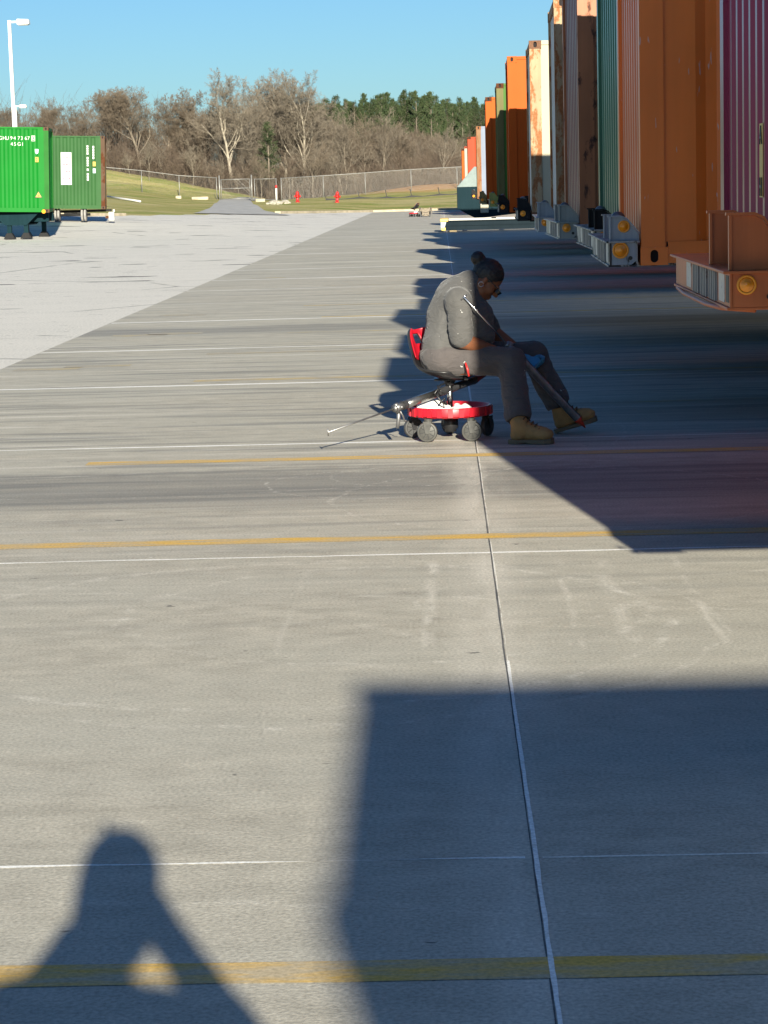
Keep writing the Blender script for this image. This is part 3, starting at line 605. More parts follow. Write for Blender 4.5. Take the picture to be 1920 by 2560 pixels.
def left_trailer():
    x0 = -13.35; y0 = 91.8; gz = LZ(-14.6, 93.5); H = 1.0 - gz - .008
    t = thing('low_trailer', 'low dark trailer with pale twin tyres and white tanks under the faded green container', 'trailer', (x0, y0, gz), 0)
    f = MB(); f.box((-11.5, .35, H - .09), (-.1, .5, H)); f.box((-11.5, 1.9, H - .09), (-.1, 2.05, H)); f.build('frame_rail', M['ch_black'], t)
    for wx in (-2.08, -1.96, -1.01, -.89):
        for wy in (.20,):
            w_ = MB(); w_.lathe([(.10, -.035), (.255, -.038), (.27, -.02), (.27, .02), (.255, .038), (.10, .035)], 24, axis='x'); o = w_.build('wheel', M['sunlit_tyre'], t, True); o.location = (wx, wy, .271)
    ax_ = MB(); ax_.tube([(-2.3, .2, .27), (-.7, .2, .27)], .05, 10); ax_.build('axle', M['ch_black'], t, True)
    for tx in (-1.62, -1.35):
        a = MB(); a.lathe([(.03, -.3), (.075, -.28), (.085, -.25), (.085, .25), (.075, .28), (.03, .3)], 16, axis='x'); o = a.build('air_tank', M['white_ink'], t, True); o.location = (tx, 1.2, H - .11)
    b = MB(); b.cbox((.17, .1, .18), (.22, .16, .34)); b.cbox((.27, .1, .40), (.08, .1, .1)); b.build('corner_bracket', M['plate_white'], t, bevel=.02)
    b = MB(); b.cbox((.06, .2, .15), (.3, .1, .1)); b.build('hitch', M['rust_brown'], t)
left_trailer()

# ------------------------------------------------------------------ empty frame, hopper
M['navy'] = P('dark_navy_steel', (.006, .014, .02), .06, (.03, .02, .015), rough=.8, fade=.2, spec=.15); M['toprail'] = P('dusty_white_rail', (.44, .42, .37), .05); M['yellowp'] = P('yellow_bolster', (.75, .5, .12), .1)
def empty_frame():
    t = thing('chassis_frame', 'long empty steel frame with white top rails and yellow ends, lying low across the apron', 'steel frame', (.0, 79.2, 0), R(-.3))
    for y in (0.0, 2.2):
        b = MB(); b.box((.12, y, .10), (12, y + .03, .36)); b.box((.12, y - .05, .07), (12, y + .10, .10)); b.box((.12, y - .03, .21), (12, y, .23)); b.box((.12, y - .05, .36), (12, y + .12, .39)); b.build('beam', M['navy'], t)
        b = MB(); b.box((.28, y - .06, .393), (11.6, y + .14, .43)); b.build('top_rail', M['toprail'], t)
    c = MB()
    for k in range(9): c.box((.9 + k * 1.3, .031, .16), (1.0 + k * 1.3, 2.19, .30))
    c.build('cross_member', M['navy'], t)
    e = MB(); e.box((-.02, -.1, .36), (.26, 2.4, .46)); e.build('end_bolster', M['yellowp'], t, bevel=.02)
    e = MB(); e.prism([(0, .08), (.1, .05), (.2, .36), (.0, .36)], 'y', -.05, 2.35); e.build('end_bracket', M['ch_bluegrey'], t)
    e = MB(); e.box((.02, -.12, .05), (.17, .10, .16)); e.build('corner_block', M['yellowp'], t, bevel=.02)
    for x in (1.75, 2.55):
        e = MB(); e.box((x, -.07, .43), (x + .16, .02, .47)); e.build('lug', M['ch_black'], t)
    for x in (.3, 5.0, 9.5):
        s = MB(); s.box((x, 0, 0), (x + .25, 2.3, .07)); s.build('timber_skid', M['skid'], t)
M['skid'] = plain('old_timber', (.28, .22, .13), .9)
empty_frame()
def hopper():
    t = thing('hopper', 'dark teal steel hopper with grey sloping lid beside the blue grey container', 'waste hopper', (.72, 96.0, 0))
    b = MB(); b.prism([(0, .62), (0, 1.50), (2.9, 1.50), (2.9, .40), (.78, .18), (.42, .36)], 'y', 0, 1.9); b.build('body', M['hop'], t, bevel=.015)
    l = MB(); l.add([(0, -.02, 1.503), (2.9, -.02, 1.503), (2.9, .95, 2.33), (.74, .95, 2.33), (.0, 1.92, 1.503), (.74, 1.5, 2.33), (2.9, 1.5, 2.33), (2.9, 1.92, 1.503)], [(0, 1, 2, 3), (0, 3, 5, 4), (3, 2, 6, 5), (4, 5, 6, 7), (1, 7, 6, 2)]); l.build('lid', M['hoplid'], t)
    r = MB()
    for x in (.0, 1.4, 2.8): r.box((x, -.05, .6), (x + .1, -.001, 1.49))
    r.build('rib', M['hop'], t)
    for x in (.85, 2.5):
        for y in (.1, 1.6):
            w_ = MB(); w_.lathe([(.03, -.05), (.09, -.05), (.095, 0), (.09, .05), (.03, .05)], 14, axis='y'); o = w_.build('wheel', M['rubber'], t, True); o.location = (x, y, .10)
    c = MB(); c.tube([(.98, -.06, .66), (.98, -.07, 1.0), (1.04, -.09, 1.06), (1.12, -.08, 1.0)], .03, 8); c.build('latch_hook', M['white_ink'], t, True)
    c = MB(); c.cbox((1.12, -.1, .58), (.34, .16, .34)); c.build('latch_block', M['cream'], t, bevel=.03)
M['hop'] = P('dark_teal_hopper', (.005, .020, .027), .05, (.03, .02, .015), rough=.8, fade=.15, spec=.15); M['hoplid'] = P('grey_green_lid', (.25, .30, .28), .06, rough=.55)
hopper()

# ------------------------------------------------------------------ lamp posts
M['white_paint'] = plain('white_lamp_paint', (.62, .62, .60), .5, 0, .04)
def lamp_post(x, y, z, h, label, dirx=1):
    t = thing('lamp_post', label, 'lamp post', (x, y, z), 0, 'white lamp posts')
    b = MB(); b.tube([(0, 0, .6), (0, 0, h)], [.115, .095], 4); b.build('pole', M['white_paint'], t)
    b = MB(); b.lathe([(.3, 0), (.3, .6), (.26, .64)], 20); b.build('base', M['kerb'], t, True)
    b = MB(); b.box((.07, -.04, h - .12), (.36, .04, h - .03)); b.build('arm', M['white_paint'], t)
    b = MB(); b.prism([(.36, h - .22), (.92, h - .20), (.90, h + .02), (.36, h + .05)], 'y', -.2, .2); b.build('lamp_head', M['white_paint'], t, bevel=.03)
    b = MB(); b.box((.42, -.15, h - .235), (.86, .15, h - .221)); b.build('lens', M['plate_white'], t)
lamp_post(-19.33, 105, LZ(-19, 105), 9.5 - LZ(-19, 105), 'tall white square lamp post with box head behind the bright green container')
lamp_post(-33.9, 185, 2.4, 6.4, 'smaller distant white lamp post right beside the tall one')

# ------------------------------------------------------------------ chain-link fence and gate
M['galv'] = plain('galvanised_steel', (.24, .235, .22), .45, .35, .15); M['wire'] = plain('fence_wire', (.30, .29, .27), .5, .3, .1)
GZ = lambda x, y: float(grass_z(np.float64(x), np.float64(y)))
def fence(pts, label, hgt=1.75, space=3.0, endpost=True):
    t = thing('chain_link_fence', label, 'fence', (pts[0][0], pts[0][1], 0), 0, 'chain link fence sections'); ox, oy = pts[0]
    Q = []; 
    for (xa, ya), (xb, yb) in zip(pts, pts[1:]):
        n = max(1, round(math.hypot(xb - xa, yb - ya) / space))
        Q += [(xa + (xb - xa) * k / n, ya + (yb - ya) * k / n) for k in range(n)]
    Q.append(pts[-1]); Z = [GZ(x, y) for x, y in Q]
    for (x, y), z in zip(Q, Z):
        p = MB(); p.tube([(x - ox, y - oy, z - .2), (x - ox, y - oy, z + hgt + .04)], .034, 8); p.build('post', M['galv'], t, True)
    r = MB(); r.tube([(x - ox, y - oy, z + hgt) for (x, y), z in zip(Q, Z)], .026, 6); r.build('top_rail', M['galv'], t, True)
    f = MB(); s = .075; 
    for (xa, ya), (xb, yb), za, zb in zip(Q, Q[1:], Z, Z[1:]):
        ln = math.hypot(xb - xa, yb - ya); n = int((ln + hgt) / s)
        for sg in (0, 1):
            for k in range(n):
                a0, a1 = k * s - hgt, k * s; t0, t1 = 0, hgt
                if a0 < 0: t0 = -a0; a0 = 0
                if a1 > ln: t1 = hgt - (a1 - ln); a1 = ln
                if t1 - t0 < .05: continue
                if sg: a0, a1 = ln - a0, ln - a1
                P0 = (xa + (xb - xa) * a0 / ln - ox, ya + (yb - ya) * a0 / ln - oy, za + (zb - za) * a0 / ln + t0 + .02); P1 = (xa + (xb - xa) * a1 / ln - ox, ya + (yb - ya) * a1 / ln - oy, za + (zb - za) * a1 / ln + t1 + .02)
                f.tube([P0, P1], .0020, 3, False)
    f.build('mesh', M['wire'], t)
fence([(-62, 179), (-40, 183), (-27, 185), (-17.95, 185)], 'chain link fence climbing the grassy slope left of the gate')
fence([(-14.9, 185), (-13.15, 185)], 'short chain link panel between the gate and the red topped marker')
fence([(-12.75, 185), (-6, 185.5), (1.4, 185.2), (14, 185), (40, 184)], 'long chain link fence in front of the clay bank, right of the gate')
def gate():
    t = thing('field_gate', 'galvanised gate with mid rail standing closed across the service path', 'gate', (-17.73, 185, GZ(-17.7, 185)))
    for x in (0, 2.6):
        p = MB(); p.tube([(x, 0, -.2), (x, 0, 1.95)], .06, 10); p.build('gate_post', M['galv'], t, True)
    f = MB()
    for a, b in (((.14, 0, .06), (.14, 0, 1.62)), ((2.46, 0, .06), (2.46, 0, 1.62)), ((.14, 0, .06), (2.46, 0, .06)), ((.14, 0, .9), (2.46, 0, .9)), ((.14, 0, 1.62), (2.46, 0, 1.62))): f.tube([a, b], .03, 8)
    f.build('frame', M['galv'], t, True)
    f = MB()
    for sg in (0, 1):
        for k in range(50):
            a0, a1, t0, t1 = k * .08 - 1.56, k * .08, 0, 1.56
            if a0 < 0: t0 = -a0; a0 = 0
            if a1 > 2.32: t1 = 1.56 - (a1 - 2.32); a1 = 2.32
            if t1 - t0 < .05: continue
            if sg: a0, a1 = 2.32 - a0, 2.32 - a1
            f.tube([(.14 + a0, 0, .06 + t0), (.14 + a1, 0, .06 + t1)], .003, 3, False)
    f.build('mesh', M['wire'], t)
gate()

# ------------------------------------------------------------------ hydrants, marker, stakes, rocks, kerb blocks, pipe
M['hyd_red'] = plain('hydrant_red', (.46, .022, .02), .4, 0, .15)
def hydrant(x, y, label, h=.8, tilt=0.0):
    z = GZ(x, y); t = thing('fire_hydrant', label, 'fire hydrant', (x, y, z), 0, 'red fire hydrants'); t.rotation_euler = (0, tilt, 0)
    b = MB(); b.lathe([(.17, -.1), (.17, .05), (.11, .06), (.115, h * .62), (.15, h * .63), (.15, h * .69), (.12, h * .70)], 18); b.build('barrel', M['hyd_red'], t, True)
    b = MB(); b.lathe([(.13, h * .70), (.125, h * .82), (.09, h * .91), (.04, h * .94), (.035, h)], 18); b.build('bonnet', M['hyd_red'], t, True)
    for s, ax in ((1, 'x'), (-1, 'x'), (-1, 'y')):
        n = MB(); n.lathe([(.06, s * .08), (.06, s * .17), (.08, s * .17), (.08, s * .22), (.03, s * .25)], 12, (0, 0, h * .52), ax); n.build('nozzle', M['hyd_red'], t, True)
hydrant(-10.23, 165, 'red fire hydrant beside the pile of pale rocks', .80); hydrant(-7.40, 165, 'slimmer red fire hydrant standing alone on the grass', .82, .06)
def marker():
    x, y = -11.74, 165; z = GZ(x, y); t = thing('marker_post', 'thin pale marker post with red cap near the gate', 'marker post', (x, y, z), 0)
    b = MB(); b.tube([(0, 0, -.1), (0, 0, 1.0)], .075, 12); b.build('post', M['plate_white'], t, True); b = MB(); b.lathe([(.08, 1.0), (.08, 1.18), (.04, 1.21)], 12); b.build('cap', M['hyd_red'], t, True)
marker()
M['stake'] = plain('dark_stake', (.05, .045, .04), .8); M['silt'] = plain('black_silt_fabric', (.035, .035, .035), .9)
STK = [(-8.5, 172), (-6.0, 172), (-3.95, 172.5), (-2.1, 173), (.0, 173.3), (1.6, 173.5)]
def stakes():
    t = None
    for i, (x, y) in enumerate(STK):
        z = GZ(x, y); mb = MB(); mb.tube([(0, 0, -.1), (-.14, .0, .62)], .035, 6); o = mb.build('stake', M['stake']); o.location = (x, y, z)
        tag(o, 'dark wooden stake leaning on the clay bank, holding up sagging silt fabric', 'stake', 'leaning stakes on the clay bank')
    pts = []; mb = MB(); vs = []
    for (xa, ya), (xb, yb) in zip(STK, STK[1:]):
        for k in range(8):
            f = k / 8; x, y = xa + (xb - xa) * f, ya + (yb - ya) * f; sag = .10 * math.sin(math.pi * f); z = GZ(x, y); vs += [(x, y + .03, z - .05), (x - .02, y + .03, z + .16 - sag)]
    n = len(vs) // 2; mb.add(vs, [(2 * i, 2 * i + 2, 2 * i + 3, 2 * i + 1) for i in range(n - 1)]); o = mb.build('silt_fence', M['silt']); tag(o, 'low black silt fabric sagging between the leaning stakes', 'silt fence')
stakes()
M['rock'] = plain('pale_rock', (.36, .33, .27), .9, 0, .25, 3)
rn = random.Random(8)
for i in range(16):
    bm = bmesh.new(); bmesh.ops.create_icosphere(bm, subdivisions=2, radius=1)
    s = rn.uniform(.10, .24); off = [rn.uniform(0, 9) for _ in range(3)]
    for v in bm.verts:
        k = 1 + .28 * math.sin(v.co.x * 3 + off[0]) * math.cos(v.co.y * 3.4 + off[1]) + .15 * math.sin(v.co.z * 5 + off[2]); v.co = Vector((v.co.x * s * k * 1.3, v.co.y * s * k, v.co.z * s * k * .75))
    me = bpy.data.meshes.new('rock'); bm.to_mesh(me); bm.free(); o = obj('rock', me, M['rock']); x = rn.uniform(-12.0, -10.45); y = rn.uniform(157, 163); o.location = (x, y, GZ(x, y) + s * .35); o.rotation_euler = (0, 0, rn.uniform(0, 6))
    tag(o, 'pale rock in the loose pile beside the fire hydrant', 'rock', 'rocks piled beside the hydrant')
for i, (x, y, l, lab) in enumerate([(-18.9, 181, 1.3, 'long yellowish concrete block lying left of the gate'), (-20.6, 181, .45, 'short yellowish concrete block farther left of the gate'), (-13.6, 174, .7, 'small concrete slab on the service path before the marker post')]):
    b = MB(); b.box((-l / 2, -.15, -.05), (l / 2, .15, .2)); o = b.build('concrete_block', M['kerb'], bevel=.03); o.location = (x, y, GZ(x, y) + .02); tag(o, lab, 'concrete block', 'concrete blocks near the gate')
b = MB(); b.tube([(-23.4, 160, GZ(-23.4, 160) + .1), (-21.8, 156, GZ(-21.8, 156) + .1), (-19.6, 150, GZ(-19.6, 150) + .1)], .07, 8); o = b.build('pipe', M['white_ink'], None, True); tag(o, 'thin white pipe lying on the grass slope', 'pipe')

# ------------------------------------------------------------------ trees
def bark(name, a, b): 
    q = N(name, .9, 0, .15); p = q.pos(True); q.col(q.mix(q.ramp(q.noise(q.scale(p, (1, 1, .3)), 3, 5), (.3, 0), (.7, 1)), a, b)); return q.m
M['bark'] = bark('grey_bark', (.125, .104, .08), (.235, .20, .155)); M['bark_pale'] = bark('pale_bark', (.21, .185, .143), (.36, .315, .25))
M['twig'] = bark('brown_twigs', (.118, .092, .068), (.21, .17, .128)); M['twig_red'] = bark('reddish_twigs', (.098, .074, .056), (.175, .133, .10)); M['twig_grey'] = bark('grey_twigs', (.155, .13, .10), (.26, .222, .175))
def needle_mat():
    q = N('pine_needles', .8, 0, .2); p = q.pos(True); q.col(q.mix(q.ramp(q.noise(p, 1.5, 3), (.35, 0), (.65, 1)), (.024, .042, .017), (.058, .078, .031))); return q.m
M['needle'] = needle_mat()
class Tree:
    def __init__(s, seed): s.r = random.Random(seed); s.trunk = MB(); s.crown = MB()
    def branch(s, p, d, ln, r, lev, maxlev, up, spread, kids):
        rn = s.r; seg = 5 if lev == 0 else (4 if lev == 1 else (3 if lev == 2 else 2)); pts = [p]; q = p.copy(); dd = d.copy()
        for i in range(seg):
            wob = .10 if lev == 0 else .22
            dd = (dd + Vector((rn.gauss(0, wob), rn.gauss(0, wob), rn.gauss(0, wob * .6) + up * (.10 if lev else .05)))).normalized(); q = q + dd * ln / seg; pts.append(q.copy())
        tip = max(r * (.35 if lev else .3), .009); rad = [r + (tip - r) * i / seg for i in range(seg + 1)]
        (s.trunk if lev <= 1 else s.crown).tube(pts, rad, 7 if lev == 0 else (5 if lev == 1 else 3), False)
        if lev >= maxlev: return
        n = kids[lev]
        for k in range(n):
            f = (.28 + .72 * (k + rn.random()) / n) if lev == 0 else (.2 + .8 * (k + rn.random()) / n); f = min(f, .985)
            i = min(int(f * seg), seg - 1); t = f * seg - i; pp = pts[i].lerp(pts[i + 1], t); bd = (pts[i + 1] - pts[i]).normalized()
            a = rn.uniform(0, 2 * math.pi); e = bd.orthogonal().normalized(); e = Matrix.Rotation(a, 3, bd) @ e
            an = spread * rn.uniform(.65, 1.2) * (1.0 if lev else (1.1 - .45 * f)); nd = (bd * math.cos(an) + e * math.sin(an)).normalized()
            L = ln * rn.uniform(.42, .68) * ((1.25 - .55 * f) if lev == 0 else (1.12 - .45 * f)); rr = rad[min(i + 1, seg)] * rn.uniform(.5, .7)
            s.branch(pp, nd, L, max(rr, .010), lev + 1, maxlev, up, spread, kids)
def bare_tree(seed, h, r, spread, kids, up=1.0, fork=0):
    T = Tree(seed); T.branch(Vector((0, 0, -.2)), Vector((0, 0, 1)), h * .86, r, 0, len(kids), up, spread, kids)
    return T.trunk.mesh('trunk', True), T.crown.mesh('crown', True)
def pine_meshes(seed, h):
    rn = random.Random(seed); tr = MB(); cr = MB(); tr.tube([(0, 0, -.3), (0.05, 0, h * .5), (0, 0.05, h * .98)], [.17, .11, .02], 7)
    for k in range(90):
        f = (k + rn.random()) / 90; z = h * (.25 + .74 * f); L = (1 - f) ** .6 * h * .19 + .22; a = rn.uniform(0, 6.28); rise = rn.uniform(.1, .55) + .5 * f
        d = Vector((math.cos(a), math.sin(a), rise)).normalized(); p0 = Vector((0, 0, z)); tr.tube([p0, p0 + d * L], [.025, .01], 3, False)
        for j in range(int(42 + 56 * (1 - f))):
            u = rn.uniform(.25, 1.05); c = p0 + d * L * u + Vector((rn.gauss(0, .13), rn.gauss(0, .13), rn.gauss(0, .10))); s = rn.uniform(.11, .24); e1 = Vector((rn.gauss(0, 1), rn.gauss(0, 1), rn.gauss(0, .5) + .8)).normalized(); e2 = e1.orthogonal().normalized()
            cr.add([c - e2 * s * .28, c + e2 * s * .28, c + e1 * s + e2 * s * .05], [(0, 1, 2)])
    return tr.mesh('trunk', True), cr.mesh('crown')
TV = {'oak': bare_tree(11, 11.6, .26, .80, (13, 7, 6, 5, 4)), 'round': bare_tree(12, 10.6, .24, .92, (14, 7, 6, 5, 4)), 'broad': bare_tree(23, 10.0, .22, 1.0, (13, 8, 6, 5, 4)),
      'slim': bare_tree(14, 9.6, .12, .62, (13, 6, 5, 5)), 'slim2': bare_tree(15, 9.2, .11, .70, (12, 6, 6, 5)), 'small': bare_tree(16, 6.5, .08, .8, (12, 6, 6, 4)), 'birch': bare_tree(17, 9.0, .10, .6, (12, 6, 5, 5))}
for k, (a, b) in TV.items():
    a.materials.append(M['bark_pale' if k in ('birch', 'oak') else 'bark']); b.materials.append(M[{'oak': 'twig_grey', 'round': 'twig', 'broad': 'twig', 'slim': 'twig_grey', 'slim2': 'twig', 'small': 'twig_red', 'birch': 'twig_grey'}[k]])
PV = [pine_meshes(31, 12.0), pine_meshes(32, 11.0)]
for a, b in PV: a.materials.append(M['bark']); b.materials.append(M['needle'])
def tree(kind, x, y, sc, label, group=None, rz=0.0, name='bare_tree', cat='tree', zs=1.0):
    t = thing(name, label, cat, (x, y, GZ(x, y)), rz, group); t.scale = (sc, sc, sc * zs)
    for nm, me in zip(('trunk', 'crown'), TV[kind] if isinstance(kind, str) else PV[kind]):
        o = bpy.data.objects.new(nm, me); COL.objects.link(o); o.parent = t
    return t
PX = lambda px, Y: (px - 950) * Y / 4926.0          # column of the picture at distance Y
def front_tree(kind, px, Y, topy, label, rz, group=None):
    hor = 398 - (px - 950) * .02654; ztop = 1.64 + (hor - topy) * Y / 4926; x = PX(px, Y); me = TV[kind]
    hh = max(v.co.z for v in me[1].vertices); sc = (ztop - GZ(x, Y)) / hh; tree(kind, x, Y, sc, label, group, rz)
FT = [('oak', 508, 197, 152, 'tallest pale trunked bare tree with wide fan of branches behind the gate', .3), ('oak', 655, 200, 158, 'big bare tree with several pale trunks at the end of the hardwoods', 2.1), ('oak', 590, 206, 150, 'tall bare tree standing between the two big pale ones', 4.0),
      ('round', 312, 203, 186, 'wide bare tree with twisted pale limbs above the grassy slope', 1.0), ('round', 235, 206, 205, 'broad brown bare tree rising over the right end of the faded green container', 3.2), ('broad', 425, 205, 205, 'low round bare tree just left of the tallest one', 5.0), ('broad', 180, 210, 222, 'round bare tree straight above the faded green container', 2.4),
      ('broad', 85, 212, 215, 'open crowned bare tree right of the lamp posts', .9), ('round', 10, 214, 232, 'bare tree at the left edge behind the lamp posts', 4.4),
      ('slim', 748, 199, 222, 'slender bare tree just right of the big pale trunks', 0), ('slim2', 790, 201, 240, 'thin bare tree before the pines, above the lone hydrant', 1), ('slim', 835, 200, 232, 'slim upright bare tree before the middle of the pines', 2), ('broad', 880, 203, 262, 'round topped bare tree before the pines', 3), ('birch', 955, 197, 262, 'pale leaning birch like tree close to the containers', 4), ('slim2', 992, 200, 300, 'bare sapling right beside the far containers', 5)]
FT += [('broad', 368, 204, 203, 'domed bare tree filling the gap left of the low round one', 2.2), ('round', 275, 208, 192, 'spreading bare tree directly right of the broad brown one', .4), ('broad', 462, 203, 188, 'spreading bare tree touching the left side of the tallest one', 3.7), ('oak', 556, 208, 166, 'bare tree filling the crown gap just right of the tallest one', 5.2), ('oak', 622, 204, 157, 'bare tree between the two highest crowns', 1.4), ('broad', 692, 203, 188, 'bare tree sloping down from the high crowns toward the pines', 2.9), ('round', 125, 208, 228, 'low bare tree between the lamp posts and the faded green container', 5.5)]
for k, px, Y, ty, lab, rz in FT: front_tree(k, px, Y, ty, lab, rz)
rn = random.Random(77); kinds = ['slim', 'slim2', 'small', 'birch', 'slim', 'small']
def top_at(px): return np.interp(px, [-60, 0, 60, 100, 140, 230, 300, 400, 500, 620, 690, 760, 900, 1050, 1300], [250, 235, 225, 235, 222, 195, 185, 205, 165, 160, 195, 235, 250, 270, 290])
i = 0
for row, (Y0, n, dk) in enumerate([(193.5, 38, 150), (202, 30, 90), (214, 30, 45), (226, 26, 22), (240, 22, 12)]):
    for k in range(n):
        px = -90 + (1240 + row * 60) * (k + rn.random()) / n; Y = Y0 + rn.uniform(-2.5, 3.5); kd = kinds[rn.randrange(6)] if row < 2 else ('broad', 'round', 'slim', 'slim2')[rn.randrange(4)]
        ty = float(top_at(px)) + rn.uniform(.35, 1.0) * dk + (48 if px < 700 else 22)
        front_tree(kd, px, Y, ty, 'bare leafless tree in the thick of the wood behind the fence', rn.uniform(0, 6.28), 'bare trees crowding the wood')
for k in range(100):
    px = 640 + 500 * (k + rn.random()) / 100; Y = rn.uniform(246, 285); hor = 398 - (px - 950) * .02654; ty = np.interp(px, [640, 700, 760, 850, 900, 1000, 1150], [225, 212, 212, 206, 204, 214, 222]) + rn.uniform(-4, 22)
    x = PX(px, Y); sc = (1.64 + (hor - ty) * Y / 4926 - GZ(x, Y)) / 12.0
    tree(k % 2, x, Y, sc * .8, 'dark green pine standing in the row behind the bare trees', 'pines behind the bare wood', rn.uniform(0, 6), 'pine_tree', zs=1.25)
for k in range(12):
    px = 600 + 600 * (k + .5) / 12; Y = rn.uniform(290, 310); x = PX(px, Y); tree(k % 2, x, Y, .92, 'dark green pine standing in the row behind the bare trees', 'pines behind the bare wood', k, 'pine_tree')
front_tree('small', 150, 207, 300, 'dark shrubby tree with round head behind the faded green container', 1.0)
for (px, Y, ty) in ((585, 196, 268), (1048, 198, 330), (560, 222, 262)):
    x = PX(px, Y); hor = 398 - (px - 950) * .02654; tree(1, x, Y, (1.64 + (hor - ty) * Y / 4926 - GZ(x, Y)) / 11.0, {585: 'short dark pine half hidden beside the tallest bare tree', 1048: 'dark pine just behind the far red container', 560: 'dark pine deep in the wood between the big bare trees'}[px], None, px, 'pine_tree')
# undergrowth: a tangle of thin stems and dry leaves nobody could count
def brush():
    r_ = random.Random(5); mb = MB(); lf = MB()
    for k in range(15000):
        y = 192.5 + 58 * r_.random() ** 1.5; x = r_.uniform(-52 - (y - 188) * .1, 26); z = GZ(x, y); h = r_.uniform(.8, 2.4) * (1 + (y - 188) * .025) * (1.5 if r_.random() < .2 else 1)
        a, b = r_.gauss(0, .32), r_.gauss(0, .32); p1 = (x + a * h * .5, y + b * h * .5, z + h * .6); p2 = (x + a * h * 1.1 + r_.gauss(0, .1), y + b * h, z + h)
        mb.tube([(x, y, z), p1, p2], [.018, .012, .006], 3, False)
        for j in range(3):
            f = r_.uniform(.3, 1); q = (x + a * h * f, y + b * h * f, z + h * f * .9); mb.tube([q, (q[0] + r_.gauss(0, .35), q[1] + r_.gauss(0, .35), q[2] + r_.uniform(.1, .6))], [.009, .005], 3, False)
    o = mb.build('undergrowth', M['twig_red']); tag(o, 'tangle of bare brown undergrowth filling the foot of the wood', 'undergrowth', None, 'stuff')
brush()
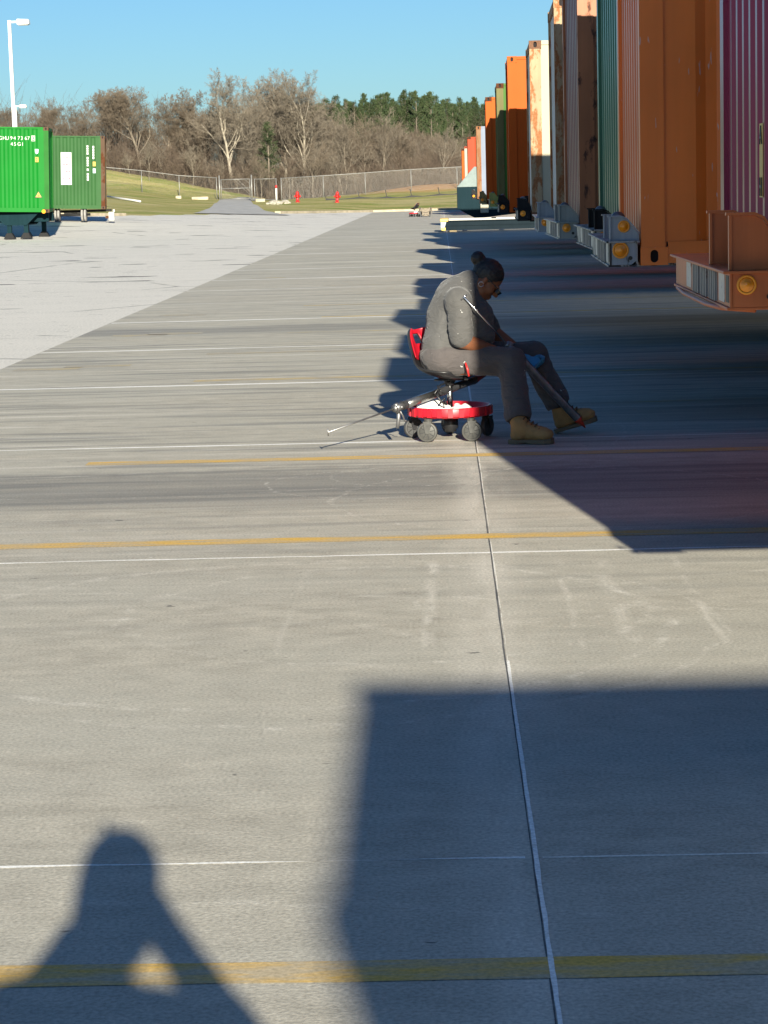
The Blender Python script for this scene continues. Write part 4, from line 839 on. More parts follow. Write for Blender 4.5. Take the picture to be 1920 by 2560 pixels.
# ------------------------------------------------------------------ people: bodies grown as one signed-distance surface
class SDF:
    def __init__(s, lo, hi, h):
        s.lo = np.array(lo, float); s.h = h; s.n = np.ceil((np.array(hi) - s.lo) / h).astype(int) + 1; s.D = np.full(s.n, 9.0, np.float32)
    def _box(s, a, b, pad):
        i0 = np.clip(np.floor((np.minimum(a, b) - pad - s.lo) / s.h).astype(int), 0, s.n - 1); i1 = np.clip(np.ceil((np.maximum(a, b) + pad - s.lo) / s.h).astype(int) + 1, 1, s.n)
        ax = [s.lo[k] + s.h * np.arange(i0[k], i1[k]) for k in range(3)]
        return tuple(slice(i0[k], i1[k]) for k in range(3)), np.stack(np.meshgrid(*ax, indexing='ij'), -1)
    def _mix(s, sl, d, k, op):
        D = s.D[sl]
        if op == 'cut': d = -d; h = np.clip(.5 - .5 * (D - d) / k, 0, 1); s.D[sl] = D * (1 - h) + d * h + k * h * (1 - h); return
        h = np.clip(.5 + .5 * (D - d) / k, 0, 1); s.D[sl] = D * (1 - h) + d * h - k * h * (1 - h)
    def cap(s, a, b, ra, rb, k=.02, sc=(1, 1, 1), op='add'):
        a, b, sc = np.array(a, float), np.array(b, float), np.array(sc, float); sl, P = s._box(a, b, max(ra, rb) * max(sc) + k + 3 * s.h + .02)
        p, q = (P - a) / sc, (b - a) / sc; L = max(q @ q, 1e-9); t = np.clip(p @ q / L, 0, 1); d = np.linalg.norm(p - t[..., None] * q, axis=-1) - (ra + (rb - ra) * t)
        s._mix(sl, d * min(sc), k, op); return s
    def ell(s, c, r, k=.02, M=None, op='add'):
        c, r = np.array(c, float), np.array(r, float); sl, P = s._box(c, c, r.max() + k + 3 * s.h + .02); p = P - c
        if M is not None: p = p @ np.array(M).T
        q = np.linalg.norm(p / r, axis=-1); g = np.linalg.norm(p / r ** 2, axis=-1) + 1e-9; s._mix(sl, q * (q - 1) / g, k, op); return s
    def chain(s, pts, rad, k=.02, sc=(1, 1, 1)):
        for i in range(len(pts) - 1): s.cap(pts[i], pts[i + 1], rad[i], rad[i + 1], k, sc)
        return s
    def half(s, c, nrm, k=.004):
        """keep the side the normal points away from"""
        nrm = np.array(nrm, float); nrm /= np.linalg.norm(nrm); ax = [s.lo[i] + s.h * np.arange(s.n[i]) for i in range(3)]
        d = (ax[0][:, None, None] - c[0]) * nrm[0] + (ax[1][None, :, None] - c[1]) * nrm[1] + (ax[2][None, None, :] - c[2]) * nrm[2]; s.D = np.maximum(s.D, d.astype(np.float32)); return s
    def wrinkle(s, amp, f, seed=0, mask=None):
        ax = [s.lo[i] + s.h * np.arange(s.n[i]) for i in range(3)]; near = np.abs(s.D) < .03; P = np.stack(np.meshgrid(*ax, indexing='ij'), -1)[near]; rn = np.random.RandomState(seed); w = 0
        for k in range(7):
            d = rn.randn(3); d /= np.linalg.norm(d); d2 = rn.randn(3); w = w + np.sin(P @ d * f * (1 + .5 * rn.rand()) + 2.2 * np.sin(P @ d2 * f * .35 + k) + k) / 7
        if mask is not None: w = w * mask(P)
        s.D[near] += (w * amp).astype(np.float32); return s
    def mesh(s, name):
        D = s.D; ins = D < 0; n = np.array(D.shape); c = np.zeros(n - 1, int); acc = np.zeros(tuple(n - 1) + (3,), np.float32); cnt = np.zeros(n - 1, np.float32)
        off = [(i, j, k) for i in (0, 1) for j in (0, 1) for k in (0, 1)]
        for o in off: c += ins[o[0]:n[0] - 1 + o[0], o[1]:n[1] - 1 + o[1], o[2]:n[2] - 1 + o[2]]
        act = np.argwhere((c > 0) & (c < 8)); idm = np.full(tuple(n - 1), -1, int); idm[tuple(act.T)] = np.arange(len(act)); V = np.zeros((len(act), 3)); C = np.zeros(len(act))
        for a in off:
            for ax in range(3):
                if a[ax]: continue
                b = list(a); b[ax] = 1; da = D[tuple((act + a).T)]; db = D[tuple((act + b).T)]; cr = (da < 0) != (db < 0); t = np.where(cr, da / np.where(cr, da - db, 1), 0)
                p = np.array(a, float) + np.zeros((len(act), 3)); p[:, ax] += t; V[cr] += p[cr]; C[cr] += 1
        V = (act + V / C[:, None]) * s.h + s.lo; F = []
        for ax in range(3):
            u, v = [(1, 2), (2, 0), (0, 1)][ax]; sl0 = [slice(1, -1)] * 3; sl0[ax] = slice(0, n[ax] - 1); sl1 = list(sl0); sl1[ax] = slice(1, n[ax])
            A, B = ins[tuple(sl0)], ins[tuple(sl1)]; e = np.argwhere(A != B); 
            if not len(e): continue
            fl = A[tuple(e.T)]; base = e.copy(); 
            for k in range(3):
                if k != ax: base[:, k] += 1
            q = []
            for du, dv_ in ((-1, -1), (0, -1), (0, 0), (-1, 0)):
                z = base.copy(); z[:, u] += du; z[:, v] += dv_; q.append(idm[tuple(z.T)])
            q = np.stack(q, 1); q[~fl] = q[~fl][:, ::-1]; F.append(q)
        F = np.concatenate(F); F = F[(F >= 0).all(1)]; me = bpy.data.meshes.new(name); me.from_pydata(V.tolist(), [], F.tolist()); me.update(); me.polygons.foreach_set('use_smooth', [True] * len(F)); return me

def skin_mat(name, c):
    q = N(name, .5, 0, .4); p = q.pos(True); q.col(q.ramp(q.noise(p, 14, 4), (.3, tuple(x * .85 for x in c)), (.7, tuple(x * 1.1 for x in c)))); q.b.inputs['Subsurface Weight'].default_value = .06; q.b.inputs['Subsurface Radius'].default_value = (.01, .004, .002); return q.m
def cloth(name, c, spots=0.0, rough=.92):
    q = N(name, rough, 0, .15); p = q.pos(True); b = q.ramp(q.noise(p, 6, 5), (.3, tuple(x * .84 for x in c)), (.7, tuple(x * 1.12 for x in c)))
    if spots: b = q.mix(q.ramp(q.noise(p, 36, 3, .6), (.735 - spots * .02, 0), (.745 - spots * .02, .9)), b, (.72, .71, .68))
    q.b.inputs['Sheen Weight'].default_value = .15; q.col(b); fo = q.noise(q.scale(p, (1, 1, 1.9), rot=(.3, .5, .2)), 11, 3, .5, 1.6); q.bump(q.math('ADD', fo, q.math('MULTIPLY', q.noise(p, 260, 2), .05)), .65, .02); return q.m
M['skin'] = skin_mat('brown_skin', (.22, .085, .04)); M['shirt'] = cloth('grey_work_shirt', (.092, .090, .088), 1.0); M['trouser'] = cloth('grey_brown_trousers', (.088, .078, .077), .35)
M['hair'] = plain('black_hair', (.012, .011, .011), .55, 0, .3, 40); M['glove'] = plain('blue_nitrile', (.05, .24, .42), .4, 0, .12); M['boot'] = plain('tan_nubuck', (.36, .20, .07), .8, 0, .16, 12); M['sole'] = plain('tan_sole', (.16, .115, .065), .7, 0, .15)
M['sock'] = plain('pale_sock', (.62, .62, .62), .9, 0, .05); M['darkcuff'] = plain('dark_padded_collar', (.02, .02, .024), .7); M['glassframe'] = plain('dark_glasses', (.01, .01, .011), .3); M['chrome'] = plain('bright_metal', (.62, .62, .62), .22, 1.0, .08)
M['lace'] = plain('tan_lace', (.14, .07, .025), .9)

def worker():
    LO, HI = (-.28, 14.24, -.02), (1.10, 15.16, 1.28)
    per = thing('person', 'person in grey work clothes and tan boots sitting bent over on the red wheeled stool', 'person', (.02, 14.78, 0))
    def fix(o): o.matrix_parent_inverse = per.matrix_basis.inverted(); return o
    # head frame
    th = R(44); f = np.array([math.cos(th), 0, -math.sin(th)]); u = np.array([math.sin(th), 0, math.cos(th)]); sd = np.array([0, -1, 0]); HC = np.array([.290, 14.78, 1.022]); HM = np.array([f, sd, u])
    H = lambda a, b, c: HC + f * a + sd * b + u * c
    b = SDF(LO, HI, .0055)
    b.ell(H(-.012, 0, .03), (.098, .076, .092), .02, HM); b.ell(H(.022, 0, -.045), (.068, .062, .085), .03, HM); b.ell(H(.04, 0, -.105), (.04, .042, .032), .03, HM)      # skull, face, chin
    for s in (1, -1):
        b.ell(H(.045, s * .042, -.035), (.035, .026, .035), .02, HM); b.ell(H(.086, s * .031, .012), (.012, .018, .010), .008, HM)
        b.ell(H(-.012, s * .075, -.012), (.017, .010, .030), .006, HM); b.cap(H(.02, s * .05, -.07), H(-.02, s * .055, -.05), .03, .03, .02)
    b.cap(H(.082, 0, .01), H(.112, 0, -.035), .009, .014, .012); b.ell(H(.1, .012, -.04), (.012, .010, .009), .008, HM); b.ell(H(.1, -.012, -.04), (.012, .010, .009), .008, HM)
    b.ell(H(.086, 0, -.068), (.014, .026, .008), .006, HM); b.ell(H(.084, 0, -.083), (.014, .022, .009), .006, HM)
    NB = np.array([.155, 14.78, .965]); b.cap(NB, H(-.03, 0, -.06), .060, .060, .03)
    # trunk, inside the clothes
    b.chain([(.03, 14.78, .53), (.06, 14.78, .66), (.115, 14.78, .82), (.13, 14.78, .92), NB], [.15, .135, .135, .11, .065], .05, (1, 1.15, 1))
    RS, RE, RW = (.10, 14.575, .905), (.115, 14.545, .655), (.40, 14.70, .535); LS, LE, LW = (.14, 14.99, .905), (.315, 15.01, .675), (.545, 14.87, .505)
    for S, E, Wr in ((RS, RE, RW), (LS, LE, LW)):
        b.cap((.13, 14.78, .92), S, .08, .06, .04); b.cap(S, E, .058, .047, .02); b.cap(E, Wr, .053, .032, .02)
    RH, RK, RA = (.04, 14.66, .505), (.432, 14.585, .505), (.465, 14.395, .13); LH, LK, LA = (.04, 14.91, .505), (.585, 14.945, .515), (.755, 14.925, .175)
    for Hh, K, A in ((RH, RK, RA), (LH, LK, LA)): b.cap(Hh, K, .09, .066, .03); b.cap(K, A, .062, .042, .02)
    # hands: right closes round the grip, left lies under the barrel
    g = SDF(LO, HI, .0045)
    def hand(Wr, fwd_, palm, up_, curl, sdf):
        Wr = np.array(Wr); fw = np.array(fwd_, float); fw /= np.linalg.norm(fw); pn = np.array(palm, float); pn -= fw * (pn @ fw); pn /= np.linalg.norm(pn); ac = np.cross(fw, pn); 
        if ac @ np.array(up_) < 0: ac = -ac
        for j in range(4): sdf.cap(Wr + ac * (.006 * (j - 1.5)), Wr + fw * .085 + ac * (.021 * (j - 1.5)), .018, .0135, .014)
        for j, ln in enumerate((.072, .086, .092, .080)):                # little finger to forefinger
            p = Wr + fw * .088 + ac * (.0205 * (j - 1.5)); d = fw.copy(); 
            for q_, (seg, r0) in enumerate(((.42, .0098), (.32, .009), (.26, .008))):
                a_ = curl * (1.0 + .12 * q_ + .05 * j); d = d * math.cos(a_) + pn * math.sin(a_); pnn = pn * math.cos(a_) - fw * math.sin(a_) if q_ == 0 else pn
                e = p + d * ln * seg; sdf.cap(p, e, r0, r0 - .001, .003); p = e
        t0 = Wr + fw * .03 + ac * .03; t1 = t0 + fw * .035 + ac * .024 + pn * .018; t2 = t1 + fw * .03 + pn * .022 - ac * .004; sdf.cap(t0, t1, .014, .0115, .008); sdf.cap(t1, t2, .0112, .009, .003)
    gd = np.array([.925 - .139, 0, .024 - .919]); gd /= np.linalg.norm(gd)
    for sdf in (b, g):
        hand((.400, 14.705, .535), (.80, .28, -.5), (.15, .35, -.9), (0, -1, .4), .75, sdf); hand((.545, 14.87, .505), (.62, -.55, -.45), (-.25, -.5, .75), (-.3, 0, .8), .62, sdf)
    g.D -= .0015; g.cap((.352, 14.68, .56), (.400, 14.705, .535), .0375, .036, .006); g.cap((.515, 14.885, .525), (.545, 14.87, .505), .037, .034, .006)
    fix(obj('person_body', b.mesh('body'), M['skin'], per)); fix(obj('gloves', g.mesh('gloves'), M['glove'], per))
    # shirt with rolled sleeves and a stand-up collar
    s = SDF(LO, HI, .006)
    s.chain([(.02, 14.78, .55), (.055, 14.78, .655), (.115, 14.78, .795), (.125, 14.78, .90)], [.158, .165, .165, .125], .06, (1, 1.12, 1)); s.ell((.22, 14.78, .665), (.12, .16, .10), .08); s.ell((.225, 14.78, .80), (.095, .14, .08), .07); s.ell((-.02, 14.78, .60), (.10, .18, .09), .06)
    s.cap((.085, 14.78, .885), (.185, 14.78, 1.0), .128, .088, .05); s.cap((.05, 14.78, .80), (.11, 14.78, .93), .15, .115, .06); s.cap((.06, 14.68, .93), (.06, 14.88, .93), .075, .075, .06)
    for S, E in ((RS, RE), (LS, LE)):
        S, E = np.array(S), np.array(E); s.cap((.11, 14.78, .915), S, .095, .078, .05); s.cap(S, E + (S - E) * .28, .080, .073, .03); d = (S - E) / np.linalg.norm(S - E)
        for q_, rr in ((.135, .076), (.090, .078), (.058, .082), (.026, .079)): s.cap(E + d * (q_ + .03), E + d * (q_ + .02), rr - .012, rr, .005); s.cap(E + d * q_, E + d * (q_ - .006), rr, rr - .004, .005)
    s.wrinkle(.005, 34, 3); s.wrinkle(.002, 85, 9); s.half((0, 0, .485), (0, 0, -1))
    s.cap(NB + np.array([.03, 0, -.02]), H(-.01, 0, -.02), .064, .070, .006, op='cut'); fix(obj('shirt', s.mesh('shirt'), M['shirt'], per))
    # trousers
    t = SDF(LO, HI, .006)
    t.ell((.0, 14.78, .535), (.155, .215, .115), .05); t.cap((-.02, 14.70, .53), (-.02, 14.86, .53), .105, .105, .05)
    for Hh, K, A in ((RH, RK, RA), (LH, LK, LA)):
        Hh, K, A = np.array(Hh), np.array(K), np.array(A); t.cap(Hh + [0, 0, .018], K, .105, .090, .05); t.cap(K, K + (A - K) * .62, .090, .080, .03); e = K + (A - K) * .86; t.cap(K + (A - K) * .5, e, .078, .088, .03)
        n_ = (A - K) / np.linalg.norm(A - K); t.cap(e + n_ * .112, e + n_ * .2, .10, .10, .004, op='cut'); t.cap(e - n_ * .03, e + n_ * .05, .05, .068, .004, op='cut')
    t.wrinkle(.007, 34, 21); t.wrinkle(.003, 85, 5); fix(obj('trousers', t.mesh('trousers'), M['trouser'], per))
    # hair drawn back into a bun
    h = SDF(LO, HI, .005); h.ell(H(-.02, 0, .036), (.106, .084, .098), .01, HM); h.half(H(.03, 0, .012), f * .75 - u * .66); h.half(H(0, 0, -.045), -u); h.ell(H(-.138, 0, .062), (.046, .048, .045), .012, HM); h.cap(H(-.08, 0, .05), H(-.12, 0, .058), .045, .036, .012); h.wrinkle(.004, 190, 2)
    fix(obj('hair', h.mesh('hair'), M['hair'], per))
    gl = MB()
    for s_ in (1, -1): gl.tube([H(-.005, s_ * .079, .012), H(.05, s_ * .077, .008), H(.092, s_ * .066, .004)], .0035, 6)
    gl.tube([H(.10, -.062, .008), H(.108, 0, .012), H(.10, .062, .008)], .004, 6)
    for s_ in (1, -1): gl.tube([H(.104, s_ * .034, .004), H(.100, s_ * .034, -.022)], [.026, .020], 12)
    fix(gl.build('glasses', M['glassframe'], per))
    e = MB(); c = H(-.012, .088, -.045)
    e.tube([c + np.array([.016 * math.cos(a), 0, .016 * math.sin(a)]) for a in np.linspace(0, 6.2, 14)], .002, 5); fix(e.build('earring', M['chrome'], per, True))
    p = MB(); p.tube([(.137, 14.50, .512), (.150, 14.492, .470), (.158, 14.492, .425)], [.006, .008, .006], 8); fix(p.build('red_strap', M['hyd_red'], per, True))
    # boots
    def boot(A, heel, d, pitch, sock):
        """A ankle, heel point on the ground, d heading, pitch toe-up"""
        d = np.array([d[0], d[1], 0.]); d /= np.linalg.norm(d); fw = d * math.cos(pitch) + np.array([0, 0, math.sin(pitch)]); upv = -d * math.sin(pitch) + np.array([0, 0, math.cos(pitch)]); sv = np.cross(fw, upv); HL = np.array(heel, float); Q = lambda a, c, b_=0: HL + fw * a + upv * c + sv * b_
        k = SDF(HL - .25, HL + [.42, .3, .35], .0055); A = np.array(A); sh = (A - Q(.07, .1)); sh = sh / np.linalg.norm(sh)
        k.cap(Q(.052, .055), Q(.065, .125), .044, .047, .02); k.cap(Q(.065, .12), Q(.068, .12) + sh * .075, .050, .056, .02); k.cap(Q(.07, .07), Q(.21, .058), .046, .040, .03, (1, 1, 1)); k.ell(Q(.225, .058), (.058, .052, .042), .02, np.array([fw, sv, upv])); k.cap(Q(.10, .105), Q(.19, .07), .040, .034, .03)
        k.half(Q(0, .026), -upv); k.wrinkle(.0035, 120, 4); k.half(Q(.068, .12) + sh * .070, sh)
        o = fix(obj('boot', k.mesh('boot'), M['boot'], per))
        so_ = MB(); out = [(-.004, -.03), (-.008, 0), (-.004, .03), (.05, .044), (.11, .038), (.17, .05), (.23, .054), (.275, .035), (.288, 0), (.275, -.035), (.23, -.054), (.17, -.05), (.11, -.038), (.05, -.044)]
        z0 = [0 if (x < .09 or x > .12) else .008 for x, _ in out]; n = len(out); so_.add([Q(x, z, y) for (x, y), z in zip(out, z0)] + [Q(x, .027 + (.01 if x > .25 else 0), y) for x, y in out], [tuple(range(n)), tuple(range(n, 2 * n))] + [(i, (i + 1) % n, n + (i + 1) % n, n + i) for i in range(n)])
        so_.build('sole', M['sole'], o, bevel=.003)
        cu = MB(); cu.tube([Q(.066, .125) + sh * .026, Q(.067, .125) + sh * .062], [.060, .066], 16); cu.build('boot_collar', M['darkcuff'], o, True)
        lc = MB()
        for q_ in range(5):
            a_ = .095 + q_ * .024; c_ = .162 - q_ * .0155; lc.tube([Q(a_, c_ - .006, -.034), Q(a_ + .012, c_ + .010, 0), Q(a_ + .004, c_ - .006, .034)], .0045, 5); lc.tube([Q(a_ + .012, c_ - .006, -.03), Q(a_ + .004, c_ + .006, 0), Q(a_, c_ - .003, .03)], .0035, 5)
        lc.tube([Q(.10, .165, -.035), Q(.115, .13, -.05), Q(.105, .085, -.052)], .003, 5); lc.build('laces', M['lace'], o, True)
        sk = MB(); sk.tube([Q(.066, .12) + sh * .05, Q(.066, .12) + sh * .105], [.050, .054], 16); fix(sk.build('sock', M['sock'], per, True))
    boot(RA, (.405, 14.385, .002), (.97, -.22), 0, 1); boot(LA, (.725, 14.915, .004), (.97, .05), R(15), 1)
    return per
worker()

# ------------------------------------------------------------------ wheeled stools
M['red_plastic'] = plain('red_plastic', (.42, .008, .02), .38, 0, .12); M['black_plastic'] = plain('black_plastic', (.018, .018, .02), .38, 0, .3); M['cloudy'] = plain('grey_caster_plastic', (.055, .054, .05), .4, 0, .3, 30); M['caster'] = plain('dusty_black_caster', (.05, .05, .05), .5, 0, .4, 20); M['rag'] = plain('white_rag', (.66, .65, .63), .9, 0, .06)
def stool(x, y, rz, label, faded=False):
    t = thing('wheeled_stool', label, 'stool', (x, y, 0), rz, 'red wheeled work stools')
    b = MB(); n = 60; R0 = .268
    b.lathe([(.0, .165), (.22, .165), (.235, .17), (.255, .218), (.268, .218), (.272, .21), (R0, .165), (.25, .152), (.0, .152)], n)
    for k in range(24):
        a = 2 * math.pi * k / 24; c, s_ = math.cos(a), math.sin(a); r0, r1, w2 = .266, .277, .016
        b.add([(c * r0 - s_ * w2, s_ * r0 + c * w2, .157), (c * r0 + s_ * w2, s_ * r0 - c * w2, .157), (c * r1 + s_ * w2, s_ * r1 - c * w2, .160), (c * r1 - s_ * w2, s_ * r1 + c * w2, .160), (c * r0 - s_ * w2, s_ * r0 + c * w2, .214), (c * r0 + s_ * w2, s_ * r0 - c * w2, .214), (c * r1 + s_ * w2, s_ * r1 - c * w2, .211), (c * r1 - s_ * w2, s_ * r1 + c * w2, .211)], [(0, 3, 2, 1), (4, 5, 6, 7), (0, 1, 5, 4), (1, 2, 6, 5), (2, 3, 7, 6), (3, 0, 4, 7)])
    tr = b.build('tray', M['red_plastic'], t, True); tr.modifiers.new('s', 'EDGE_SPLIT').split_angle = R(35)
    b = MB(); b.lathe([(.05, .152), (.05, .07), (.038, .06), (.038, .045)], 16); b.lathe([(.036, .166), (.034, .19), (.026, .195)], 16); b.build('hub', M['black_plastic'], t, True)
    for k, a in enumerate((234, 302, 20, 92, 162)):
        a = R(a); cx, cy = .215 * math.cos(a), .215 * math.sin(a); wx, wy = .256 * math.cos(a), .256 * math.sin(a); dirn = R(-6) if k < 2 else a + R(40)
        w_ = MB(); w_.lathe([(.012, -.017), (.047, -.013), (.052, -.017), (.062, -.016), (.066, -.008), (.066, .008), (.062, .016), (.052, .017), (.047, .013), (.012, .017)], 28, axis='y'); o = w_.build('caster_wheel', M['cloudy' if k in (0, 1) else 'caster'], t, True); o.location = (wx, wy, .067); o.rotation_euler = (0, 0, dirn); o.modifiers.new('s', 'EDGE_SPLIT').split_angle = R(30)
        sp = MB()
        for j in range(8):
            e = 2 * math.pi * j / 8 + .2; 
            for sd_ in (-.0165, .0165): sp.add([(math.cos(e - .12) * .018, sd_ * .99, math.sin(e - .12) * .018), (math.cos(e + .12) * .018, sd_ * .99, math.sin(e + .12) * .018), (math.cos(e + .05) * .049, sd_ * .98, math.sin(e + .05) * .049), (math.cos(e - .05) * .049, sd_ * .98, math.sin(e - .05) * .049)], [(0, 1, 2, 3)])
        sp.build('spokes', M['black_plastic'], o)
        cp = MB(); cp.lathe([(.009, -.019), (.009, .019)], 10, axis='y'); cp.build('axle_cap', M['white_ink'], o, True)
        fk = MB(); ca, sa = math.cos(dirn), math.sin(dirn)
        for sd_ in (-.024, .024): fk.add([(wx + ca * p_ - sa * (sd_ + q_), wy + sa * p_ + ca * (sd_ + q_), z_) for q_ in (-.003, .003) for p_, z_ in ((-.012, .056), (.012, .056), (.03, .135), (-.025, .135))], [(0, 1, 2, 3), (7, 6, 5, 4), (0, 4, 5, 1), (1, 5, 6, 2), (2, 6, 7, 3), (3, 7, 4, 0)])
        fk.lathe([(.026, .134), (.028, .150), (.02, .153)], 14, (cx * .3 + wx * .7, cy * .3 + wy * .7, 0)); fk.build('caster_fork', M['cloudy' if k in (0, 1) else 'black_plastic'], t)
    b = MB(); b.lathe([(.0185, .19), (.0185, .37)], 18); b.build('gas_post', M['chrome'], t, True)
    b = MB(); b.lathe([(.028, .345), (.032, .36), (.045, .385)], 16); b.box((-.10, -.09, .383), (.12, .09, .393)); b.tube([(.0, -.04, .375), (-.06, -.14, .36), (-.10, -.2, .31)], .005, 6); b.build('seat_plate', M['black_plastic'], t, True)
    # tractor seat: swept shell, dished, with a back that carries a slotted red pad
    pr = [(.165, .398, .15), (.15, .392, .19), (.09, .393, .22), (.02, .402, .235), (-.06, .422, .235), (-.115, .455, .225), (-.155, .50, .20), (-.19, .55, .175), (-.222, .61, .155), (-.252, .67, .125), (-.262, .70, .085)]
    def shell(lo, hi, lift, edge, name, mat, par, hole=None, ws=1.0, rimz=.055):
        P = pr[lo:hi]; m_ = 20; vs = []; fs = []
        for i, (px_, pz, wd) in enumerate(P):
            j = min(max(i, 1), len(P) - 2); tx, tz = P[j + 1][0] - P[j - 1][0], P[j + 1][1] - P[j - 1][1]; L = math.hypot(tx, tz); nx, nz = tz / L, -tx / L
            if nz < 0 and i + lo < 5: nx, nz = -nx, -nz
            if i + lo >= 5 and nx < 0: nx, nz = -nx, -nz
            for k in range(m_ + 1):
                v = -1 + 2 * k / m_; ri = rimz * abs(v) ** 3 + lift; vs.append((px_ + nx * ri, v * wd * ws, pz + nz * ri))
        for i in range(len(P) - 1):
            for k in range(m_):
                if hole and hole[0] <= i < hole[1] and hole[2] <= k < hole[3]: continue
                fs.append((i * (m_ + 1) + k, i * (m_ + 1) + k + 1, (i + 1) * (m_ + 1) + k + 1, (i + 1) * (m_ + 1) + k))
        q_ = MB(); q_.add(vs, fs); o = q_.build(name, mat, par, True); sm = o.modifiers.new('t', 'SOLIDIFY'); sm.thickness = edge; sm.offset = -1; sb = o.modifiers.new('s', 'SUBSURF'); sb.levels = sb.render_levels = 2; return o
    se = shell(0, 11, 0, .016, 'seat', M['black_plastic'], t, (8, 9, 7, 13)); shell(6, 11, .012, .012, 'back_pad', M['red_plastic'], se, (2, 3, 7, 13), .93); se.rotation_euler = (0, 0, R(-36)); se.location = (-.03, -.01, 0)
    return t
stool(.035, 14.79, 0, 'red and black wheeled stool with low back, carrying the seated person')
stool(PX(894, 119), 119.4, math.pi, 'second red wheeled stool far away on the apron, empty')
def rag(x, y, z, r, label, seed):
    q = SDF((-r * 1.6,) * 3, (r * 1.6,) * 3, r / 14); rn = random.Random(seed)
    for k in range(9): q.ell((rn.uniform(-.6, .6) * r, rn.uniform(-.4, .4) * r, rn.uniform(-.1, .3) * r), (r * rn.uniform(.3, .6), r * rn.uniform(.3, .5), r * rn.uniform(.2, .45)), r * .1)
    q.wrinkle(r * .12, 7 / r, seed); q.half((0, 0, -r * .25), (0, 0, -1)); o = obj('rag', q.mesh('rag'), M['rag']); o.location = (x, y, z + r * .25); tag(o, label, 'rag', 'white rags on the stool trays')
rag(.095, 14.69, .167, .075, 'crumpled white rag by the post on the near stool tray', 2); rag(-.075, 14.68, .167, .10, 'flatter white rag at the left of the near stool tray', 5); rag(PX(899, 119), 119.3, .17, .17, 'white rag heaped on the tray of the far stool', 9)

# ------------------------------------------------------------------ sealant guns
M['barrel'] = P('grimy_aluminium', (.33, .33, .33), .0, rough=.30, fade=.5, big=12); M['barrel'].node_tree.nodes['Principled BSDF'].inputs['Metallic'].default_value = .9
M['barrel_dark'] = P('black_stained_barrel', (.03, .03, .033), .0, rough=.35, fade=.5, big=10); M['nozzle'] = plain('orange_red_nozzle', (.62, .05, .02), .45); M['nozzle_dark'] = plain('dull_red_nozzle', (.22, .015, .02), .45)
def gun(a, head, end, tip, side, label, dark=False, hdown=(0, 0, -1), rest=0):
    """rod end, head, barrel end and nozzle tip all lie on one line"""
    a, head, end, tip = map(Vector, (a, head, end, tip)); d = (end - head).normalized(); t = thing('caulking_gun', label, 'caulking gun', tuple(end), 0, 'caulking guns'); hd = Vector(hdown); hd = (hd - d * hd.dot(d)).normalized(); sv = d.cross(hd)
    L = lambda p: p - end
    bl = MB(); bl.tube([L(head + d * .035), L(end)], .027, 20); bl.tube([L(head + d * .035), L(head + d * .075)], .0295, 20); bl.tube([L(end - d * .02), L(end)], .029, 20); o = bl.build('barrel', M['barrel_dark' if dark else 'barrel'], t, True); o.modifiers.new('s', 'EDGE_SPLIT').split_angle = R(40)
    if dark: q_ = MB(); q_.tube([L(head + d * .05), L(head + d * .36)], .0276, 20); q_.build('bare_sleeve', M['barrel'], t, True)
    r = MB(); r.tube([L(a), L(head)], .0058, 8); r.tube([L(a - sv * .0 + hd * .022), L(a - hd * .022)], .0045, 6); r.build('push_rod', M['chrome' if not dark else 'steel'], t, True)
    h = MB(); h.tube([L(head - d * .03), L(head + d * .045)], [.02, .026], 10); h.tube([L(head - d * .025 - hd * .03), L(head - d * .005 + hd * .035)], .016, 8); h.tube([L(head - d * .045 + hd * .0), L(head - d * .03 + hd * .0)], .024, 10); h.tube([L(head + d * .01 - sv * .028), L(head + d * .01 + sv * .028)], .007, 8); h.build('head', M['steel'], t, True)
    g = MB(); g.tube([L(head + hd * .02), L(head - d * .005 + hd * .075), L(head - d * .022 + hd * .135)], [.013, .013, .011], 8); g.build('grip', M['steel'], t, True)
    tr = MB(); tr.tube([L(head + d * .015 + hd * .03), L(head + d * .04 + hd * .07), L(head + d * .05 + hd * .105), L(head + d * .068 + hd * .112)], [.006, .006, .005, .004], 6); tr.build('trigger', M['steel'], t, True)
    n = MB(); n.tube([L(end), L(end + d * .012), L(end + (tip - end) * .35), L(tip)], [.027, .026, .017, .005], 14); n.build('nozzle', M['nozzle_dark' if dark else 'nozzle'], t, True)
gun((.137, 14.47, .93), (.432, 14.66, .585), (.862, 14.85, .105), (.915, 14.873, .040), 0, 'silver caulking gun with orange nozzle held slanting to the ground', False, (-.55, .2, -.8))
gun((-.72, 13.92, .150), (-.295, 14.42, .247), (.20, 15.0, .36), (.275, 15.09, .377), 0, 'second caulking gun lying across the stool tray, dark barrel and dull red tip', True, (-.1, 0, -1))
b = MB(); b.tube([(-.03, 14.6, .335), (-.05, 14.57, .30), (-.02, 14.56, .26), (.01, 14.58, .24), (.0, 14.62, .28), (-.03, 14.58, .25)], .006, 6); b.tube([(-.045, 14.62, .36), (-.02, 14.6, .32), (.0, 14.63, .30)], .005, 6); o = b.build('strap', M['black_plastic'], None, True); tag(o, 'tangled black cord tied round the gun lying on the stool', 'cord')

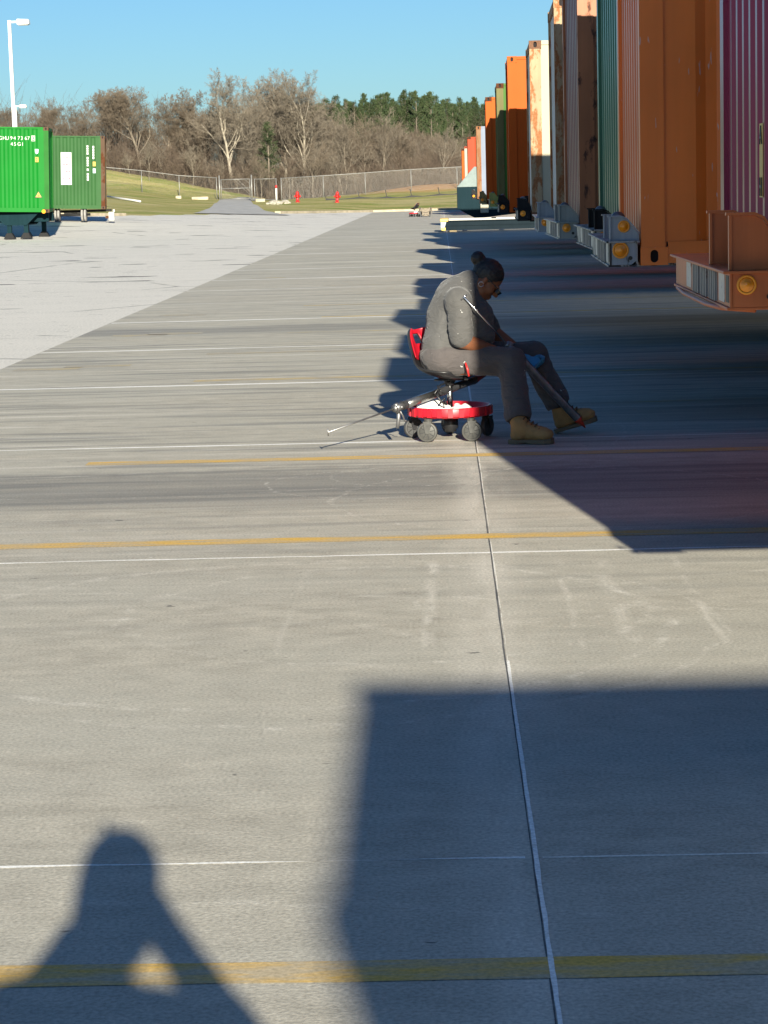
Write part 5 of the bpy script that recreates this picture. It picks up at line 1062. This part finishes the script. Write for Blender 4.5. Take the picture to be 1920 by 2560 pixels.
# ------------------------------------------------------------------ folding camp chair far away
M['canvas'] = plain('brown_canvas', (.20, .165, .125), .9, 0, .15)
def camp_chair():
    t = thing('camp_chair', 'brown canvas folding chair standing next to the far stool', 'camp chair', (PX(918, 118), 118.6, 0)); t.scale = (.92, .92, .92)
    f = MB()
    for x in (-.25, .25):
        for a, b in (((x, .25, 0), (x * 1.05, -.2, .34)), ((x, -.25, 0), (x * 1.05, .25, .36)), ((x * 1.05, .25, .36), (x * 1.15, .33, .52))): f.tube([a, b], .014, 6)
    f.tube([(-.25, -.25, .02), (.25, -.2, .3)], .012, 6); f.tube([(.25, -.25, .02), (-.25, -.2, .3)], .012, 6); f.build('frame', M['black_plastic'], t, True)
    def sheet_(name, fn, nu=10, nv=6):
        q_ = MB(); q_.add([fn(i / nu, j / nv) for j in range(nv + 1) for i in range(nu + 1)], [(j * (nu + 1) + i, j * (nu + 1) + i + 1, (j + 1) * (nu + 1) + i + 1, (j + 1) * (nu + 1) + i) for j in range(nv) for i in range(nu)]); o = q_.build(name, M['canvas'], t, True); sm = o.modifiers.new('t', 'SOLIDIFY'); sm.thickness = .012
    sheet_('seat', lambda u, v: (-.26 + .52 * u, -.22 + .45 * v, .34 - .14 * math.sin(math.pi * u) * (1 - .3 * v)))
    sheet_('back', lambda u, v: (-.28 + .56 * u, .26 + .07 * v, .12 + .40 * v - .10 * math.sin(math.pi * u) * v))
    sheet_('skirt', lambda u, v: (-.2 + .4 * u, -.22 - .02 * math.sin(3 * u), .04 + .25 * v - .08 * math.sin(math.pi * u) * v))
    for s_ in (-1, 1): sheet_('armrest', lambda u, v: (s_ * (.30 + .07 * v), -.26 + .5 * u, .50 - .26 * (1 - u) ** 2 * (.4 + v)))
camp_chair()

# ------------------------------------------------------------------ the photographer behind the camera, whose shadow falls in the picture
M['jacket'] = cloth('dark_jacket', (.06, .06, .065)); M['jeans'] = cloth('dark_jeans', (.05, .06, .09))
def photographer():
    X, Y = -.10, -.27; LO, HI = (X - .75, Y - .45, -.03), (X + .8, Y + .5, 1.95); per = thing('person', 'person in dark jacket and jeans standing behind the camera, photographing, shadow on the concrete', 'person', (X, Y, 0))
    def fix(o): o.matrix_parent_inverse = per.matrix_basis.inverted(); return o
    h_ = .011; b = SDF(LO, HI, h_); q = lambda x, y, z: (X + x, Y + y, z * 1.05)
    b.ell(q(.13, 0, 1.60), (.076, .095, .115), .02); b.ell(q(.13, .03, 1.54), (.06, .07, .075), .03); b.cap(q(.13, .09, 1.60), q(.13, .112, 1.565), .011, .015, .01); b.cap(q(.03, -.03, 1.38), q(.12, -.01, 1.54), .06, .058, .03)
    for s in (1, -1): b.ell(q(.13 + s * .078, .0, 1.585), (.010, .02, .032), .006)
    b.ell(q(.13, .08, 1.53), (.026, .012, .008), .006)
    b.chain([q(0, 0, .95), q(0, 0, 1.15), q(0, 0, 1.30)], [.14, .125, .13], .05, (1.2, .8, 1)); arms = [(q(.205, -.01, 1.31), q(.385, .06, 1.215), q(.12, .17, 1.56)), (q(-.20, -.01, 1.30), q(-.27, .10, 1.06), q(.02, .17, 1.47))]
    for S, E, Wr in arms:
        b.cap(q(0, 0, 1.30), S, .08, .06, .04); b.cap(S, E, .05, .042, .02); b.cap(E, Wr, .043, .03, .02); Wv = np.array(Wr); d = (Wv - np.array(E)); d /= np.linalg.norm(d); b.cap(Wv, Wv + d * .07, .035, .035, .02)
        for j in range(4): a0 = Wv + d * .07 + np.array([0, .012 * (j - 1.5), .018 * (j - 1.5)]); a1 = a0 + d * (.03 + .004 * j) + np.array([0, .02, .01]); b.cap(a0, a1, .011, .010, .006); b.cap(a1, a1 + np.array([.0, .028, -.004]), .010, .009, .005)
        b.cap(Wv + d * .03, Wv + d * .06 + np.array([0, -.03, .03]), .014, .012, .01)
    for s in (1, -1): b.cap(q(s * .09, 0, .92), q(s * .10, .02, .50), .08, .06, .03); b.cap(q(s * .10, .02, .5), q(s * .11, -.02, .09), .058, .042, .02)
    fix(obj('person_body', b.mesh('body'), M['skin'], per))
    c = SDF(LO, HI, h_); c.chain([q(0, 0, .88), q(0, 0, 1.12), q(0, 0, 1.29)], [.165, .16, .15], .06, (1.2, .85, 1)); c.cap(q(-.16, -.01, 1.31), q(.18, -.01, 1.30), .09, .088, .05); c.cap(q(.02, 0, 1.12), q(.25, .02, 1.19), .12, .10, .05); c.cap(q(.02, -.03, 1.36), q(.07, -.01, 1.46), .08, .072, .02)
    for S, E, Wr in arms: c.cap(q(0, 0, 1.30), S, .11, .08, .05); c.cap(S, E, .075, .058, .02); c.cap(E, np.array(E) + (np.array(Wr) - np.array(E)) * .9, .055, .044, .015)
    c.half((0, 0, .80), (0, 0, -1)); c.wrinkle(.012, 34, 4); fix(obj('jacket', c.mesh('jacket'), M['jacket'], per))
    t = SDF(LO, HI, h_); t.cap(q(-.07, 0, .92), q(.07, 0, .92), .135, .135, .04)
    for s in (1, -1): t.cap(q(s * .09, 0, .90), q(s * .10, .02, .5), .10, .076, .03); t.cap(q(s * .1, .02, .5), q(s * .11, -.02, .10), .075, .068, .03)
    t.half((0, 0, .07), (0, 0, -1)); fix(obj('jeans', t.mesh('jeans'), M['jeans'], per))
    h = SDF(LO, HI, h_); h.ell(q(.13, -.025, 1.635), (.098, .108, .115), .02); h.ell(q(.115, -.07, 1.55), (.095, .07, .13), .04); h.half(q(0, .055, 0), (0, 1, 0)); fix(obj('hair', h.mesh('hair'), M['hair'], per))
    for s in (1, -1): k = SDF(q(s * .11 - .12, -.2, -.02), q(s * .11 + .12, .3, .2), .008); k.cap(q(s * .11, -.04, .05), q(s * .12, .16, .042), .05, .045, .03); k.cap(q(s * .11, -.03, .05), q(s * .11, -.02, .12), .05, .05, .02); k.half((0, 0, .004), (0, 0, -1)); fix(obj('shoe', k.mesh('shoe'), M['black_plastic'], per))
    p = MB(); p.box((-.075, -.024, 1.60), (.075, -.014, 1.68)); o = p.build('phone', M['black_plastic'], bevel=.003); tag(o, 'black phone held up sideways by the photographer', 'phone')
photographer()
